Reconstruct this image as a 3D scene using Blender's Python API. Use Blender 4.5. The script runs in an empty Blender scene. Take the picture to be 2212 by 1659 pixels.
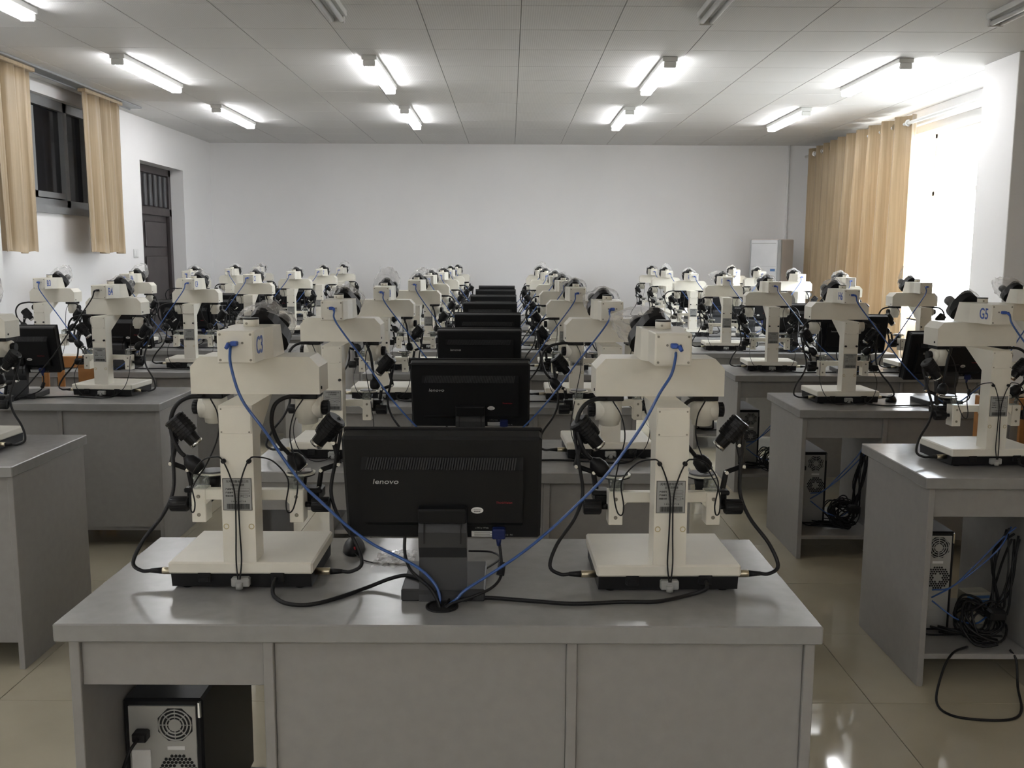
import bpy, math, random
from mathutils import Vector, Matrix

scene = bpy.context.scene
COL = scene.collection
PI = math.pi

# ------------------------------------------------------------------ camera
CAM = Vector((0.0, 0.0, 1.54))
FPX = 2050.0
PITCH = math.radians(7.78)
YAW = 6.0 / 2050.0            # the camera looks a little to the right of +Y
ROLL = 0.005
_f = Vector((math.sin(YAW) * math.cos(PITCH), math.cos(YAW) * math.cos(PITCH), -math.sin(PITCH)))
_r = Vector((math.cos(YAW), -math.sin(YAW), 0.0))
_u = _r.cross(_f)
CR = _r * math.cos(ROLL) + _u * math.sin(ROLL)
CU = _u * math.cos(ROLL) - _r * math.sin(ROLL)
cam_data = bpy.data.cameras.new('camera')
cam_data.sensor_width = 36.0
cam_data.lens = FPX / 2212.0 * 36.0
cam_data.clip_start = 0.05
cam_ob = bpy.data.objects.new('camera', cam_data)
COL.objects.link(cam_ob)
m3 = Matrix((CR, CU, -_f)).transposed()
cam_ob.matrix_world = Matrix.Translation(CAM) @ m3.to_4x4()
scene.camera = cam_ob


# ------------------------------------------------------------------ world, sun, exposure
world = bpy.data.worlds.new('world')
scene.world = world
world.use_nodes = True
bg = world.node_tree.nodes['Background']
bg.inputs['Color'].default_value = (0.90, 0.95, 1.0, 1)
bg.inputs['Strength'].default_value = 14.0

sun_data = bpy.data.lights.new('sun', 'SUN')
sun_data.energy = 7.0
sun_data.angle = math.radians(1.0)
sun_data.color = (1.0, 0.93, 0.82)
sun_ob = bpy.data.objects.new('sun', sun_data)
COL.objects.link(sun_ob)
sun_ob.location = (8, 0, 6)
sun_ob.rotation_euler = Vector((-0.43, 1.0, -0.34)).to_track_quat('-Z', 'Y').to_euler()

# right wall windows, the last one added unseen to give light from behind: y0, y1, z0, z1
WINS = [(7.44, 10.70, 0.88, 2.76), (2.90, 5.00, 0.88, 2.76), (-3.40, -0.45, 0.88, 2.76)]
for (a, b, c, d) in WINS:
    portal = bpy.data.lights.new('window_portal', 'AREA')
    portal.shape = 'RECTANGLE'
    portal.size = b - a
    portal.size_y = d - c
    portal.cycles.is_portal = True
    portal_ob = bpy.data.objects.new('window_portal', portal)
    COL.objects.link(portal_ob)
    portal_ob.location = (4.40, (a + b) / 2, (c + d) / 2)
    portal_ob.rotation_euler = (PI / 2, 0, PI / 2)

TUBE_STRENGTH = 25.0
vs = scene.view_settings
vs.view_transform = 'Standard'
vs.look = 'None'
vs.exposure = 0.56
vs.gamma = 1.0
vs.use_curve_mapping = False


# ------------------------------------------------------------------ materials
def new_mat(name):
    m = bpy.data.materials.new(name)
    m.use_nodes = True
    nt = m.node_tree
    nt.nodes.clear()
    out = nt.nodes.new('ShaderNodeOutputMaterial')
    return m, nt, out


def mat(name, col, rough=0.5, metal=0.0, var=0.06, scale=8.0, bump=0.0, bscale=200.0, coat=0.0, spec=0.5):
    m, nt, out = new_mat(name)
    b = nt.nodes.new('ShaderNodeBsdfPrincipled')
    b.inputs['Roughness'].default_value = rough
    b.inputs['Metallic'].default_value = metal
    b.inputs['Specular IOR Level'].default_value = spec
    b.inputs['Coat Weight'].default_value = coat
    tc = nt.nodes.new('ShaderNodeTexCoord')
    n = nt.nodes.new('ShaderNodeTexNoise')
    n.inputs['Scale'].default_value = scale
    n.inputs['Detail'].default_value = 4
    nt.links.new(tc.outputs['Object'], n.inputs['Vector'])
    r = nt.nodes.new('ShaderNodeValToRGB')
    r.color_ramp.elements[0].position = 0.3
    r.color_ramp.elements[1].position = 0.7
    lo = tuple(max(0, c * (1 - var)) for c in col)
    hi = tuple(min(1, c * (1 + var)) for c in col)
    r.color_ramp.elements[0].color = lo + (1,)
    r.color_ramp.elements[1].color = hi + (1,)
    nt.links.new(n.outputs['Fac'], r.inputs['Fac'])
    nt.links.new(r.outputs['Color'], b.inputs['Base Color'])
    if bump > 0:
        n2 = nt.nodes.new('ShaderNodeTexNoise')
        n2.inputs['Scale'].default_value = bscale
        n2.inputs['Detail'].default_value = 2
        nt.links.new(tc.outputs['Object'], n2.inputs['Vector'])
        bp = nt.nodes.new('ShaderNodeBump')
        bp.inputs['Strength'].default_value = bump
        bp.inputs['Distance'].default_value = 0.002
        nt.links.new(n2.outputs['Fac'], bp.inputs['Height'])
        nt.links.new(bp.outputs['Normal'], b.inputs['Normal'])
    nt.links.new(b.outputs['BSDF'], out.inputs['Surface'])
    return m


def emit_mat(name, col, strength):
    m, nt, out = new_mat(name)
    e = nt.nodes.new('ShaderNodeEmission')
    e.inputs['Color'].default_value = col + (1,)
    e.inputs['Strength'].default_value = strength
    nt.links.new(e.outputs['Emission'], out.inputs['Surface'])
    return m


def clear_mat(name, col, body, rough, amount, scale=60.0, streak=0.3, edge=0.0):
    """Thin clear plastic or glass: part transparent, part glossy film, streaked by noise."""
    m, nt, out = new_mat(name)
    t = nt.nodes.new('ShaderNodeBsdfTransparent')
    t.inputs['Color'].default_value = col + (1,)
    b = nt.nodes.new('ShaderNodeBsdfPrincipled')
    b.inputs['Base Color'].default_value = body + (1,)
    b.inputs['Roughness'].default_value = rough
    tc = nt.nodes.new('ShaderNodeTexCoord')
    n = nt.nodes.new('ShaderNodeTexNoise')
    n.inputs['Scale'].default_value = scale
    n.inputs['Detail'].default_value = 1
    n.inputs['Distortion'].default_value = 0.8
    nt.links.new(tc.outputs['Object'], n.inputs['Vector'])
    mr = nt.nodes.new('ShaderNodeMapRange')
    mr.inputs['From Min'].default_value = 0.3
    mr.inputs['From Max'].default_value = 0.75
    mr.inputs['To Min'].default_value = max(0.0, amount - streak)
    mr.inputs['To Max'].default_value = min(1.0, amount + streak)
    nt.links.new(n.outputs['Fac'], mr.inputs['Value'])
    mx = nt.nodes.new('ShaderNodeMixShader')
    lw = nt.nodes.new('ShaderNodeLayerWeight')
    lw.inputs['Blend'].default_value = 0.35
    sc_ = nt.nodes.new('ShaderNodeMath')
    sc_.operation = 'MULTIPLY_ADD'
    sc_.inputs[1].default_value = edge
    nt.links.new(lw.outputs['Facing'], sc_.inputs[0])
    nt.links.new(mr.outputs['Result'], sc_.inputs[2])
    nt.links.new(sc_.outputs['Value'], mx.inputs['Fac'])
    nt.links.new(t.outputs['BSDF'], mx.inputs[1])
    nt.links.new(b.outputs['BSDF'], mx.inputs[2])
    nt.links.new(mx.outputs['Shader'], out.inputs['Surface'])
    return m


def curtain_mat(name):
    m, nt, out = new_mat(name)
    tc = nt.nodes.new('ShaderNodeTexCoord')
    mp = nt.nodes.new('ShaderNodeMapping')
    mp.inputs['Scale'].default_value = (60, 60, 1.2)
    n = nt.nodes.new('ShaderNodeTexNoise')
    n.inputs['Scale'].default_value = 1.0
    n.inputs['Detail'].default_value = 5
    nt.links.new(tc.outputs['Object'], mp.inputs['Vector'])
    nt.links.new(mp.outputs['Vector'], n.inputs['Vector'])
    r = nt.nodes.new('ShaderNodeValToRGB')
    r.color_ramp.elements[0].position = 0.3
    r.color_ramp.elements[1].position = 0.75
    r.color_ramp.elements[0].color = (0.47, 0.355, 0.215, 1)
    r.color_ramp.elements[1].color = (0.60, 0.475, 0.31, 1)
    nt.links.new(n.outputs['Fac'], r.inputs['Fac'])
    b = nt.nodes.new('ShaderNodeBsdfPrincipled')
    b.inputs['Roughness'].default_value = 0.45
    b.inputs['Sheen Weight'].default_value = 0.3
    nt.links.new(r.outputs['Color'], b.inputs['Base Color'])
    tl = nt.nodes.new('ShaderNodeBsdfTranslucent')
    nt.links.new(r.outputs['Color'], tl.inputs['Color'])
    mx = nt.nodes.new('ShaderNodeMixShader')
    mx.inputs['Fac'].default_value = 0.25
    nt.links.new(b.outputs['BSDF'], mx.inputs[1])
    nt.links.new(tl.outputs['BSDF'], mx.inputs[2])
    nt.links.new(mx.outputs['Shader'], out.inputs['Surface'])
    return m


def ceiling_mat(name):
    """White mineral tile with fine parallel grooves."""
    m, nt, out = new_mat(name)
    tc = nt.nodes.new('ShaderNodeTexCoord')
    w = nt.nodes.new('ShaderNodeTexWave')
    w.bands_direction = 'X'
    w.inputs['Scale'].default_value = 22.0
    w.inputs['Distortion'].default_value = 0.3
    nt.links.new(tc.outputs['Object'], w.inputs['Vector'])
    r = nt.nodes.new('ShaderNodeValToRGB')
    r.color_ramp.elements[0].color = (0.70, 0.695, 0.685, 1)
    r.color_ramp.elements[1].color = (0.78, 0.775, 0.765, 1)
    nt.links.new(w.outputs['Fac'], r.inputs['Fac'])
    b = nt.nodes.new('ShaderNodeBsdfPrincipled')
    b.inputs['Roughness'].default_value = 0.75
    nt.links.new(r.outputs['Color'], b.inputs['Base Color'])
    bp = nt.nodes.new('ShaderNodeBump')
    bp.inputs['Strength'].default_value = 0.15
    bp.inputs['Distance'].default_value = 0.002
    nt.links.new(w.outputs['Fac'], bp.inputs['Height'])
    nt.links.new(bp.outputs['Normal'], b.inputs['Normal'])
    nt.links.new(b.outputs['BSDF'], out.inputs['Surface'])
    return m


M = {}
M['wall'] = mat('wall_paint', (0.86, 0.853, 0.85), 0.7, var=0.02, scale=1.2, bump=0.05, bscale=90)
M['ceil'] = ceiling_mat('ceiling_tile')
M['ceil_joint'] = mat('ceiling_joint', (0.34, 0.34, 0.33), 0.7)
M['floor'] = mat('polished_tile', (0.46, 0.42, 0.32), 0.06, var=0.07, scale=3.0, spec=0.6)
M['pave'] = mat('outdoor_paving', (0.30, 0.29, 0.27), 0.8, scale=0.5)
M['grout'] = mat('tile_grout', (0.10, 0.085, 0.065), 0.8)
M['desk'] = mat('grey_laminate', (0.30, 0.292, 0.28), 0.38, var=0.04, scale=30, bump=0.03, bscale=500)
M['desk_top'] = mat('grey_laminate_top', (0.29, 0.286, 0.28), 0.23, var=0.05, scale=26, bump=0.02, bscale=400)
M['cream'] = mat('cream_enamel', (0.80, 0.77, 0.675), 0.36, var=0.03, scale=14, bump=0.06, bscale=700)
M['tray'] = mat('black_tray', (0.012, 0.012, 0.013), 0.48, bump=0.1, bscale=500, spec=0.3)
M['black'] = mat('black_plastic', (0.010, 0.010, 0.011), 0.40, spec=0.3)
M['rubber'] = mat('black_rubber', (0.011, 0.011, 0.012), 0.45, spec=0.3)
M['shell'] = mat('monitor_shell', (0.0085, 0.0088, 0.0098), 0.48, bump=0.06, bscale=900, spec=0.3)
M['shell2'] = mat('monitor_stand', (0.030, 0.031, 0.033), 0.42, bump=0.05, bscale=900)
M['screen'] = mat('screen_glass', (0.01, 0.01, 0.012), 0.12)
M['chrome'] = mat('chrome', (0.72, 0.72, 0.70), 0.16, metal=1.0)
M['brass'] = mat('satin_nickel', (0.62, 0.56, 0.42), 0.28, metal=1.0)
M['screw'] = mat('screw_steel', (0.30, 0.28, 0.23), 0.4, metal=0.8)
M['plate'] = mat('name_plate_grey', (0.34, 0.345, 0.33), 0.4)
M['print'] = mat('dark_print', (0.035, 0.036, 0.033), 0.6)
M['blue'] = mat('blue_cable', (0.028, 0.09, 0.30), 0.3, coat=0.3)
M['plugblue'] = mat('dark_blue_plug', (0.008, 0.018, 0.10), 0.45)
M['bluelab'] = mat('blue_marker', (0.04, 0.10, 0.40), 0.5)
M['greydisc'] = mat('stage_grey', (0.10, 0.10, 0.105), 0.4)
M['steel'] = mat('case_steel', (0.42, 0.42, 0.40), 0.42, metal=0.35, var=0.05)
M['white'] = mat('white_plastic', (0.78, 0.78, 0.77), 0.4, var=0.02)
M['fixture'] = mat('fixture_white', (0.72, 0.72, 0.70), 0.4, var=0.02)
M['tube_on'] = emit_mat('lit_tube', (0.985, 0.985, 1.0), TUBE_STRENGTH)
M['tube_off'] = mat('unlit_tube', (0.62, 0.62, 0.60), 0.3)
M['curtain'] = curtain_mat('gold_satin')
M['door'] = mat('dark_door', (0.060, 0.050, 0.050), 0.45, var=0.2, scale=5)
M['transom'] = mat('transom_grey', (0.10, 0.10, 0.105), 0.5)
M['alu'] = mat('window_aluminium', (0.30, 0.31, 0.315), 0.42, metal=0.3)
M['winframe'] = mat('window_white_frame', (0.80, 0.80, 0.80), 0.4, var=0.02)
M['glass'] = clear_mat('window_glass', (0.97, 0.98, 0.99), (0.9, 0.9, 0.9), 0.02, 0.06, streak=0.0)
M['darkglass'] = clear_mat('dark_window_glass', (0.35, 0.36, 0.37), (0.03, 0.03, 0.035), 0.06, 0.6, streak=0.0)
M['bag'] = clear_mat('clear_bag', (0.97, 0.97, 0.97), (0.88, 0.87, 0.85), 0.16, 0.17, scale=22, streak=0.10, edge=0.22)
M['acrylic'] = clear_mat('clear_acrylic', (0.86, 0.88, 0.86), (0.5, 0.52, 0.5), 0.08, 0.25, scale=90, streak=0.2)
M['film'] = clear_mat('glossy_film', (0.9, 0.9, 0.9), (0.85, 0.84, 0.82), 0.04, 0.45, scale=30, streak=0.25)
M['wood'] = mat('orange_wood', (0.42, 0.19, 0.06), 0.4, var=0.2, scale=14)
M['red'] = mat('red_print', (0.35, 0.02, 0.03), 0.5)
M['logo'] = mat('silver_print', (0.55, 0.55, 0.55), 0.4)
M['acwhite'] = mat('appliance_white', (0.74, 0.75, 0.77), 0.35, var=0.02)
M['acgrey'] = mat('appliance_grey', (0.40, 0.41, 0.41), 0.4)
M['acside'] = mat('appliance_beige', (0.62, 0.57, 0.53), 0.45, var=0.02)
M['sticker'] = mat('blue_sticker', (0.10, 0.22, 0.48), 0.5)
M['paper'] = mat('paper', (0.75, 0.73, 0.70), 0.7, var=0.02)
M['rust'] = mat('rust_ring', (0.55, 0.46, 0.25), 0.6)
M['dark'] = mat('dark_cavity', (0.006, 0.006, 0.006), 0.7)
M['cone'] = mat('beige_box', (0.50, 0.47, 0.38), 0.6)


# ------------------------------------------------------------------ mesh helpers
class MB:
    def __init__(self):
        self.v, self.f, self.s = [], [], []

    def add(self, vs_, fs_, smooth=False):
        o = len(self.v)
        self.v += [tuple(p) for p in vs_]
        self.f += [tuple(i + o for i in q) for q in fs_]
        self.s += [smooth] * len(fs_)
        return self

    def box(self, x0, x1, y0, y1, z0, z1, b=0.0):
        if b <= 0:
            v = [(x, y, z) for z in (z0, z1) for y in (y0, y1) for x in (x0, x1)]
            return self.add(v, [(0, 2, 3, 1), (4, 5, 7, 6), (0, 1, 5, 4), (2, 6, 7, 3), (0, 4, 6, 2), (1, 3, 7, 5)])
        X, Y, Z = (x0, x1), (y0, y1), (z0, z1)
        v, idx = [], {}
        for i in (0, 1):
            for j in (0, 1):
                for k in (0, 1):
                    sx, sy, sz = (b, -b)[i], (b, -b)[j], (b, -b)[k]
                    for a in range(3):
                        p = [X[i] + sx, Y[j] + sy, Z[k] + sz]
                        p[a] = (X[i], Y[j], Z[k])[a]
                        idx[(i, j, k, a)] = len(v)
                        v.append(p)
        f = []
        f += [[idx[(i, j, k, 0)] for j, k in ((0, 0), (0, 1), (1, 1), (1, 0))][::(1 if i == 0 else -1)] for i in (0, 1)]
        f += [[idx[(i, j, k, 1)] for i, k in ((0, 0), (1, 0), (1, 1), (0, 1))][::(1 if j == 0 else -1)] for j in (0, 1)]
        f += [[idx[(i, j, k, 2)] for i, j in ((0, 0), (0, 1), (1, 1), (1, 0))][::(1 if k == 0 else -1)] for k in (0, 1)]
        for i in (0, 1):
            for j in (0, 1):
                f.append([idx[(i, j, 0, 0)], idx[(i, j, 0, 1)], idx[(i, j, 1, 1)], idx[(i, j, 1, 0)]][::(1 if i == j else -1)])
                f.append([idx[(i, 0, j, 0)], idx[(i, 1, j, 0)], idx[(i, 1, j, 2)], idx[(i, 0, j, 2)]][::(1 if i == j else -1)])
                f.append([idx[(0, i, j, 1)], idx[(0, i, j, 2)], idx[(1, i, j, 2)], idx[(1, i, j, 1)]][::(1 if i == j else -1)])
        for i in (0, 1):
            for j in (0, 1):
                for k in (0, 1):
                    t = [idx[(i, j, k, 0)], idx[(i, j, k, 1)], idx[(i, j, k, 2)]]
                    f.append(t if (i + j + k) % 2 else t[::-1])
        return self.add(v, f)

    def prism(self, prof, axis, a, b):
        """Extrude a closed 2-D profile along an axis ('x': profile is (y,z); 'y': (x,z); 'z': (x,y))."""
        def p3(p, t):
            return {'x': (t, p[0], p[1]), 'y': (p[0], t, p[1]), 'z': (p[0], p[1], t)}[axis]
        n = len(prof)
        v = [p3(p, a) for p in prof] + [p3(p, b) for p in prof]
        f = [tuple(range(n)), tuple(range(2 * n - 1, n - 1, -1))]
        f += [(i, i + n, (i + 1) % n + n, (i + 1) % n) for i in range(n)]
        return self.add(v, f)

    def lathe(self, prof, p0, d, n=16, smooth=True):
        """prof: list of (distance along d, radius)."""
        p0, d = Vector(p0), Vector(d).normalized()
        a = d.orthogonal().normalized()
        c = d.cross(a)
        v, f = [], []
        for h, r in prof:
            for i in range(n):
                t = 2 * PI * i / n
                v.append(p0 + d * h + (a * math.cos(t) + c * math.sin(t)) * r)
        k = len(prof)
        for j in range(k - 1):
            for i in range(n):
                i2 = (i + 1) % n
                f.append((j * n + i, j * n + i2, (j + 1) * n + i2, (j + 1) * n + i))
        o = len(self.v)
        self.add(v, f, smooth)
        self.add([], [])
        self.f += [tuple(o + i for i in range(n - 1, -1, -1)), tuple(o + (k - 1) * n + i for i in range(n))]
        self.s += [False, False]
        return self

    def cyl(self, p0, p1, r0, r1=None, n=14, smooth=True):
        p0, p1 = Vector(p0), Vector(p1)
        return self.lathe([(0, r0), ((p1 - p0).length, r0 if r1 is None else r1)], p0, p1 - p0, n, smooth)

    def tube(self, pts, r, n=6, sub=6):
        P = smooth_path(pts, sub)
        v, f = [], []
        a = None
        for i, p in enumerate(P):
            t = (P[min(i + 1, len(P) - 1)] - P[max(i - 1, 0)]).normalized()
            if a is None:
                a = t.orthogonal().normalized()
            a = (a - t * a.dot(t))
            a = a.normalized() if a.length > 1e-6 else t.orthogonal().normalized()
            c = t.cross(a)
            for k in range(n):
                q = 2 * PI * k / n
                v.append(p + (a * math.cos(q) + c * math.sin(q)) * r)
        m_ = len(P)
        for j in range(m_ - 1):
            for i in range(n):
                i2 = (i + 1) % n
                f.append((j * n + i, j * n + i2, (j + 1) * n + i2, (j + 1) * n + i))
        f.append(tuple(range(n - 1, -1, -1)))
        f.append(tuple((m_ - 1) * n + i for i in range(n)))
        return self.add(v, f, True)

    def sphere(self, c, r, n=12, m_=8, sc=(1, 1, 1)):
        v, f = [], []
        for j in range(1, m_):
            t = PI * j / m_
            for i in range(n):
                q = 2 * PI * i / n
                v.append((c[0] + r * sc[0] * math.sin(t) * math.cos(q), c[1] + r * sc[1] * math.sin(t) * math.sin(q), c[2] + r * sc[2] * math.cos(t)))
        top = len(v); v.append((c[0], c[1], c[2] + r * sc[2]))
        bot = len(v); v.append((c[0], c[1], c[2] - r * sc[2]))
        for j in range(m_ - 2):
            for i in range(n):
                i2 = (i + 1) % n
                f.append((j * n + i, (j + 1) * n + i, (j + 1) * n + i2, j * n + i2))
        for i in range(n):
            i2 = (i + 1) % n
            f.append((top, i, i2))
            f.append((bot, (m_ - 2) * n + i2, (m_ - 2) * n + i))
        return self.add(v, f, True)

    def xf(self, mtx):
        self.v = [tuple(mtx @ Vector(p)) for p in self.v]
        return self

    def mesh(self, name, material):
        me = bpy.data.meshes.new(name)
        me.from_pydata(self.v, [], self.f)
        me.polygons.foreach_set('use_smooth', self.s)
        me.materials.append(material if not isinstance(material, str) else M[material])
        me.update()
        return me


def smooth_path(pts, sub=6):
    P = [Vector(p) for p in pts]
    if len(P) < 3:
        return P
    Q = [P[0] * 2 - P[1]] + P + [P[-1] * 2 - P[-2]]
    out = []
    for i in range(1, len(Q) - 2):
        a, b, c, d = Q[i - 1], Q[i], Q[i + 1], Q[i + 2]
        for k in range(sub):
            t = k / sub
            out.append(0.5 * ((2 * b) + (c - a) * t + (2 * a - 5 * b + 4 * c - d) * t * t + (3 * b - a - 3 * c + d) * t ** 3))
    out.append(P[-1])
    return out


def link(name, me, parent=None, loc=None, rz=0.0):
    o = bpy.data.objects.new(name, me)
    COL.objects.link(o)
    if parent is not None:
        o.parent = parent
    if loc is not None:
        o.location = loc
    if rz:
        o.rotation_euler = (0, 0, rz)
    return o


def obj(name, mb, material, parent=None, loc=None, rz=0.0):
    return link(name, mb.mesh(name, material), parent, loc, rz)


def tag(o, label, cat, group=None):
    o['label'] = label
    o['category'] = cat
    if group:
        o['group'] = group
    return o


def thing(name, label, cat, loc=(0, 0, 0), rz=0.0, group=None):
    return tag(link(name, None, None, loc, rz), label, cat, group)


def struct(name, mb, material, parent=None):
    o = obj(name, mb, material, parent)
    if parent is None:
        o['kind'] = 'structure'
    return o


_text_cache = {}


def text_mesh(body, size, material, shear=0.0, xscale=1.0, bold=0.0):
    """Lettering as a flat mesh in the XZ plane, centred on the origin, facing -Y."""
    key = (body, size, material, shear, xscale, bold)
    if key in _text_cache:
        return _text_cache[key]
    cu = bpy.data.curves.new('lettering', 'FONT')
    cu.body = body
    cu.size = size
    cu.shear = shear
    cu.align_x = 'CENTER'
    cu.align_y = 'CENTER'
    cu.resolution_u = 3
    cu.extrude = 0.0004
    cu.offset = bold
    tmp = bpy.data.objects.new('lettering', cu)
    COL.objects.link(tmp)
    dg = bpy.context.evaluated_depsgraph_get()
    me = bpy.data.meshes.new_from_object(tmp.evaluated_get(dg))
    bpy.data.objects.remove(tmp)
    bpy.data.curves.remove(cu)
    me.transform(Matrix.Rotation(PI / 2, 4, 'X') @ Matrix.Diagonal((xscale, 1, 1, 1)))
    me.materials.clear()
    me.materials.append(M[material])
    _text_cache[key] = me
    return me


# ------------------------------------------------------------------ room shell
XL, XR, YB, YN, ZC = -3.95, 4.10, 12.77, -9.0, 2.97
T = 0.28
floor = struct('floor', MB().box(XL - T, XR + T, YN - T, YB + T, -0.10, -0.006), 'grout')
ceiling = struct('ceiling', MB().box(XL - T, XR + T, YN - T, YB + T, ZC + 0.006, ZC + 0.12), 'ceil_joint')


def tiled(parent, name, material, x_phase, y_phase, step, gap, z0, z1, y_split, bev):
    cache = {}
    rest = MB()

    def cuts(lo, hi, ph):
        k = math.floor((lo - ph) / step)
        c = []
        while ph + k * step < hi:
            a, b = max(lo, ph + k * step), min(hi, ph + (k + 1) * step)
            if b - a > 0.02:
                c.append((a + gap / 2, b - gap / 2))
            k += 1
        return c
    for (y0, y1) in cuts(YN, YB, y_phase):
        for (x0, x1) in cuts(XL, XR, x_phase):
            if y1 < y_split:
                rest.box(x0, x1, y0, y1, z0, z1)
                continue
            key = (round(x1 - x0, 4), round(y1 - y0, 4))
            if key not in cache:
                cache[key] = MB().box(-key[0] / 2, key[0] / 2, -key[1] / 2, key[1] / 2, z0, z1, bev).mesh(name, material)
            link(name, cache[key], parent, ((x0 + x1) / 2, (y0 + y1) / 2, 0))
    o = obj(name + '_remainder', rest, material, parent)
    o['kind'] = 'stuff'


tiled(floor, 'floor_tile', 'floor', 1.264, 3.117, 0.606, 0.003, -0.02, 0.0, 1.9, 0.0007)
tiled(ceiling, 'ceiling_tile', 'ceil', 0.06, 5.75, 0.600, 0.006, ZC, ZC + 0.02, 3.9, 0.0015)

struct('ground_outside', MB().box(XR + T, 70, -50, 70, -0.6, -0.5), 'pave')
struct('wall_back', MB().box(XL - T, XR + T, YB, YB + T, 0, ZC + 0.1), 'wall')
struct('wall_near', MB().box(XL - T, XR + T, YN - T, YN, 0, ZC + 0.1), 'wall')

# right wall with its tall window opening
WZ0, WZ1 = 0.88, 2.76
wr = MB()
edge_y = YN
for (a, b, c, d) in sorted(WINS):
    wr.box(XR, XR + T, edge_y, a, 0, ZC + 0.1)
    wr.box(XR, XR + T, a, b, 0, c)
    wr.box(XR, XR + T, a, b, d, ZC + 0.1)
    edge_y = b
wr.box(XR, XR + T, edge_y, YB, 0, ZC + 0.1)
struct('wall_right', wr, 'wall')
# left wall with the high corridor window and the door recess
LY0, LY1, LZ0, LZ1 = 6.95, 9.25, 1.93, 2.86
DY0, DY1, DZ1 = 10.35, 11.70, 2.52
wl = MB()
wl.box(XL - T, XL, YN, LY0, 0, ZC + 0.1)
wl.box(XL - T, XL, LY1, DY0, 0, ZC + 0.1)
wl.box(XL - T, XL, DY1, YB, 0, ZC + 0.1)
wl.box(XL - T, XL, LY0, LY1, 0, LZ0)
wl.box(XL - T, XL, LY0, LY1, LZ1, ZC + 0.1)
wl.box(XL - T, XL, DY0, DY1, DZ1, ZC + 0.1)
struct('wall_left', wl, 'wall')
# dim corridor behind the left window
co = MB()
co.box(-6.3, -6.2, 5.8, 12.6, 0, 3.1)
co.box(-6.3, XL - T, 5.7, 5.8, 0, 3.1)
co.box(-6.3, XL - T, 12.6, 12.7, 0, 3.1)
co.box(-6.3, XL - T, 5.7, 12.7, 3.1, 3.2)
co.box(-6.3, XL - T, 5.7, 12.7, -0.1, 0)
struct('wall_corridor', co, 'wall')
# pillars
struct('trim_1', MB().box(3.57, XR, 6.90, 7.40, 0, ZC, 0.004), 'wall')
struct('trim_2', MB().box(XL, -3.50, 6.08, 6.62, 0, ZC, 0.004), 'wall')
# cornice over the right window
struct('trim_3', MB().box(XR - 0.06, XR, 7.40, YB, ZC - 0.14, ZC, 0.004), 'wall')

# ---- right windows, including the added one behind the viewer
for wi, (WY0, WY1, WZ0, WZ1) in enumerate(WINS):
    w1 = struct('window_%d' % (1, 3, 4)[wi], MB().box(XR + 0.10, XR + 0.30, WY0, WY1, WZ0 - 0.03, WZ0), 'winframe')
    fr = MB()
    xa, xb = XR + 0.19, XR + 0.23
    fr.box(xa, xb, WY0, WY0 + 0.04, WZ0, WZ1)
    fr.box(xa, xb, WY1 - 0.04, WY1, WZ0, WZ1)
    fr.box(xa, xb, WY0, WY1, WZ0, WZ0 + 0.04)
    fr.box(xa, xb, WY0, WY1, WZ1 - 0.04, WZ1)
    mul = [WY0 + (WY1 - WY0) * k for k in (0.44, 0.72)]
    for yy in mul:
        fr.box(xa, xb, yy - 0.02, yy + 0.02, WZ0, WZ1)
    fr.box(xa, xb, WY0, WY1, 2.15, 2.19)
    struct('window_frame', fr, 'winframe', w1)
    ys_ = [WY0] + mul + [WY1]
    for k in range(3):
        struct('pane', MB().box(xa + 0.018, xa + 0.023, ys_[k] + 0.02, ys_[k + 1] - 0.02, WZ0 + 0.03, 2.15), 'glass', w1)
        struct('pane', MB().box(xa + 0.018, xa + 0.023, ys_[k] + 0.02, ys_[k + 1] - 0.02, 2.19, WZ1 - 0.03), 'glass', w1)

# ---- left corridor window
w2 = struct('window_2', MB().box(XL - 0.02, XL + 0.03, LY0 - 0.05, LY1 + 0.05, LZ0 - 0.06, LZ0), 'alu')
fr = MB()
xa, xb = XL - 0.14, XL - 0.06
for (a, b, c, d) in ((LY0, LY0 + 0.07, LZ0, LZ1), (LY1 - 0.07, LY1, LZ0, LZ1), (LY0, LY1, LZ0, LZ0 + 0.07), (LY0, LY1, LZ1 - 0.08, LZ1), (8.05, 8.12, LZ0, LZ1), (8.75, 8.82, LZ0, LZ1)):
    fr.box(xa, xb, a, b, c, d)
struct('window_frame', fr, 'alu', w2)
for (a, b) in ((LY0 + 0.07, 8.05), (8.12, 8.75), (8.82, LY1 - 0.07)):
    struct('pane', MB().box(XL - 0.11, XL - 0.104, a, b, LZ0 + 0.07, LZ1 - 0.08), 'darkglass', w2)
sh = MB()
sh.box(XL - 0.10, XL - 0.06, 8.16, 8.22, LZ0 + 0.08, LZ1 - 0.1)
sh.box(XL - 0.10, XL - 0.06, 8.16, 8.72, LZ0 + 0.08, LZ0 + 0.13)
struct('sash', sh, 'alu', w2)

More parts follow.
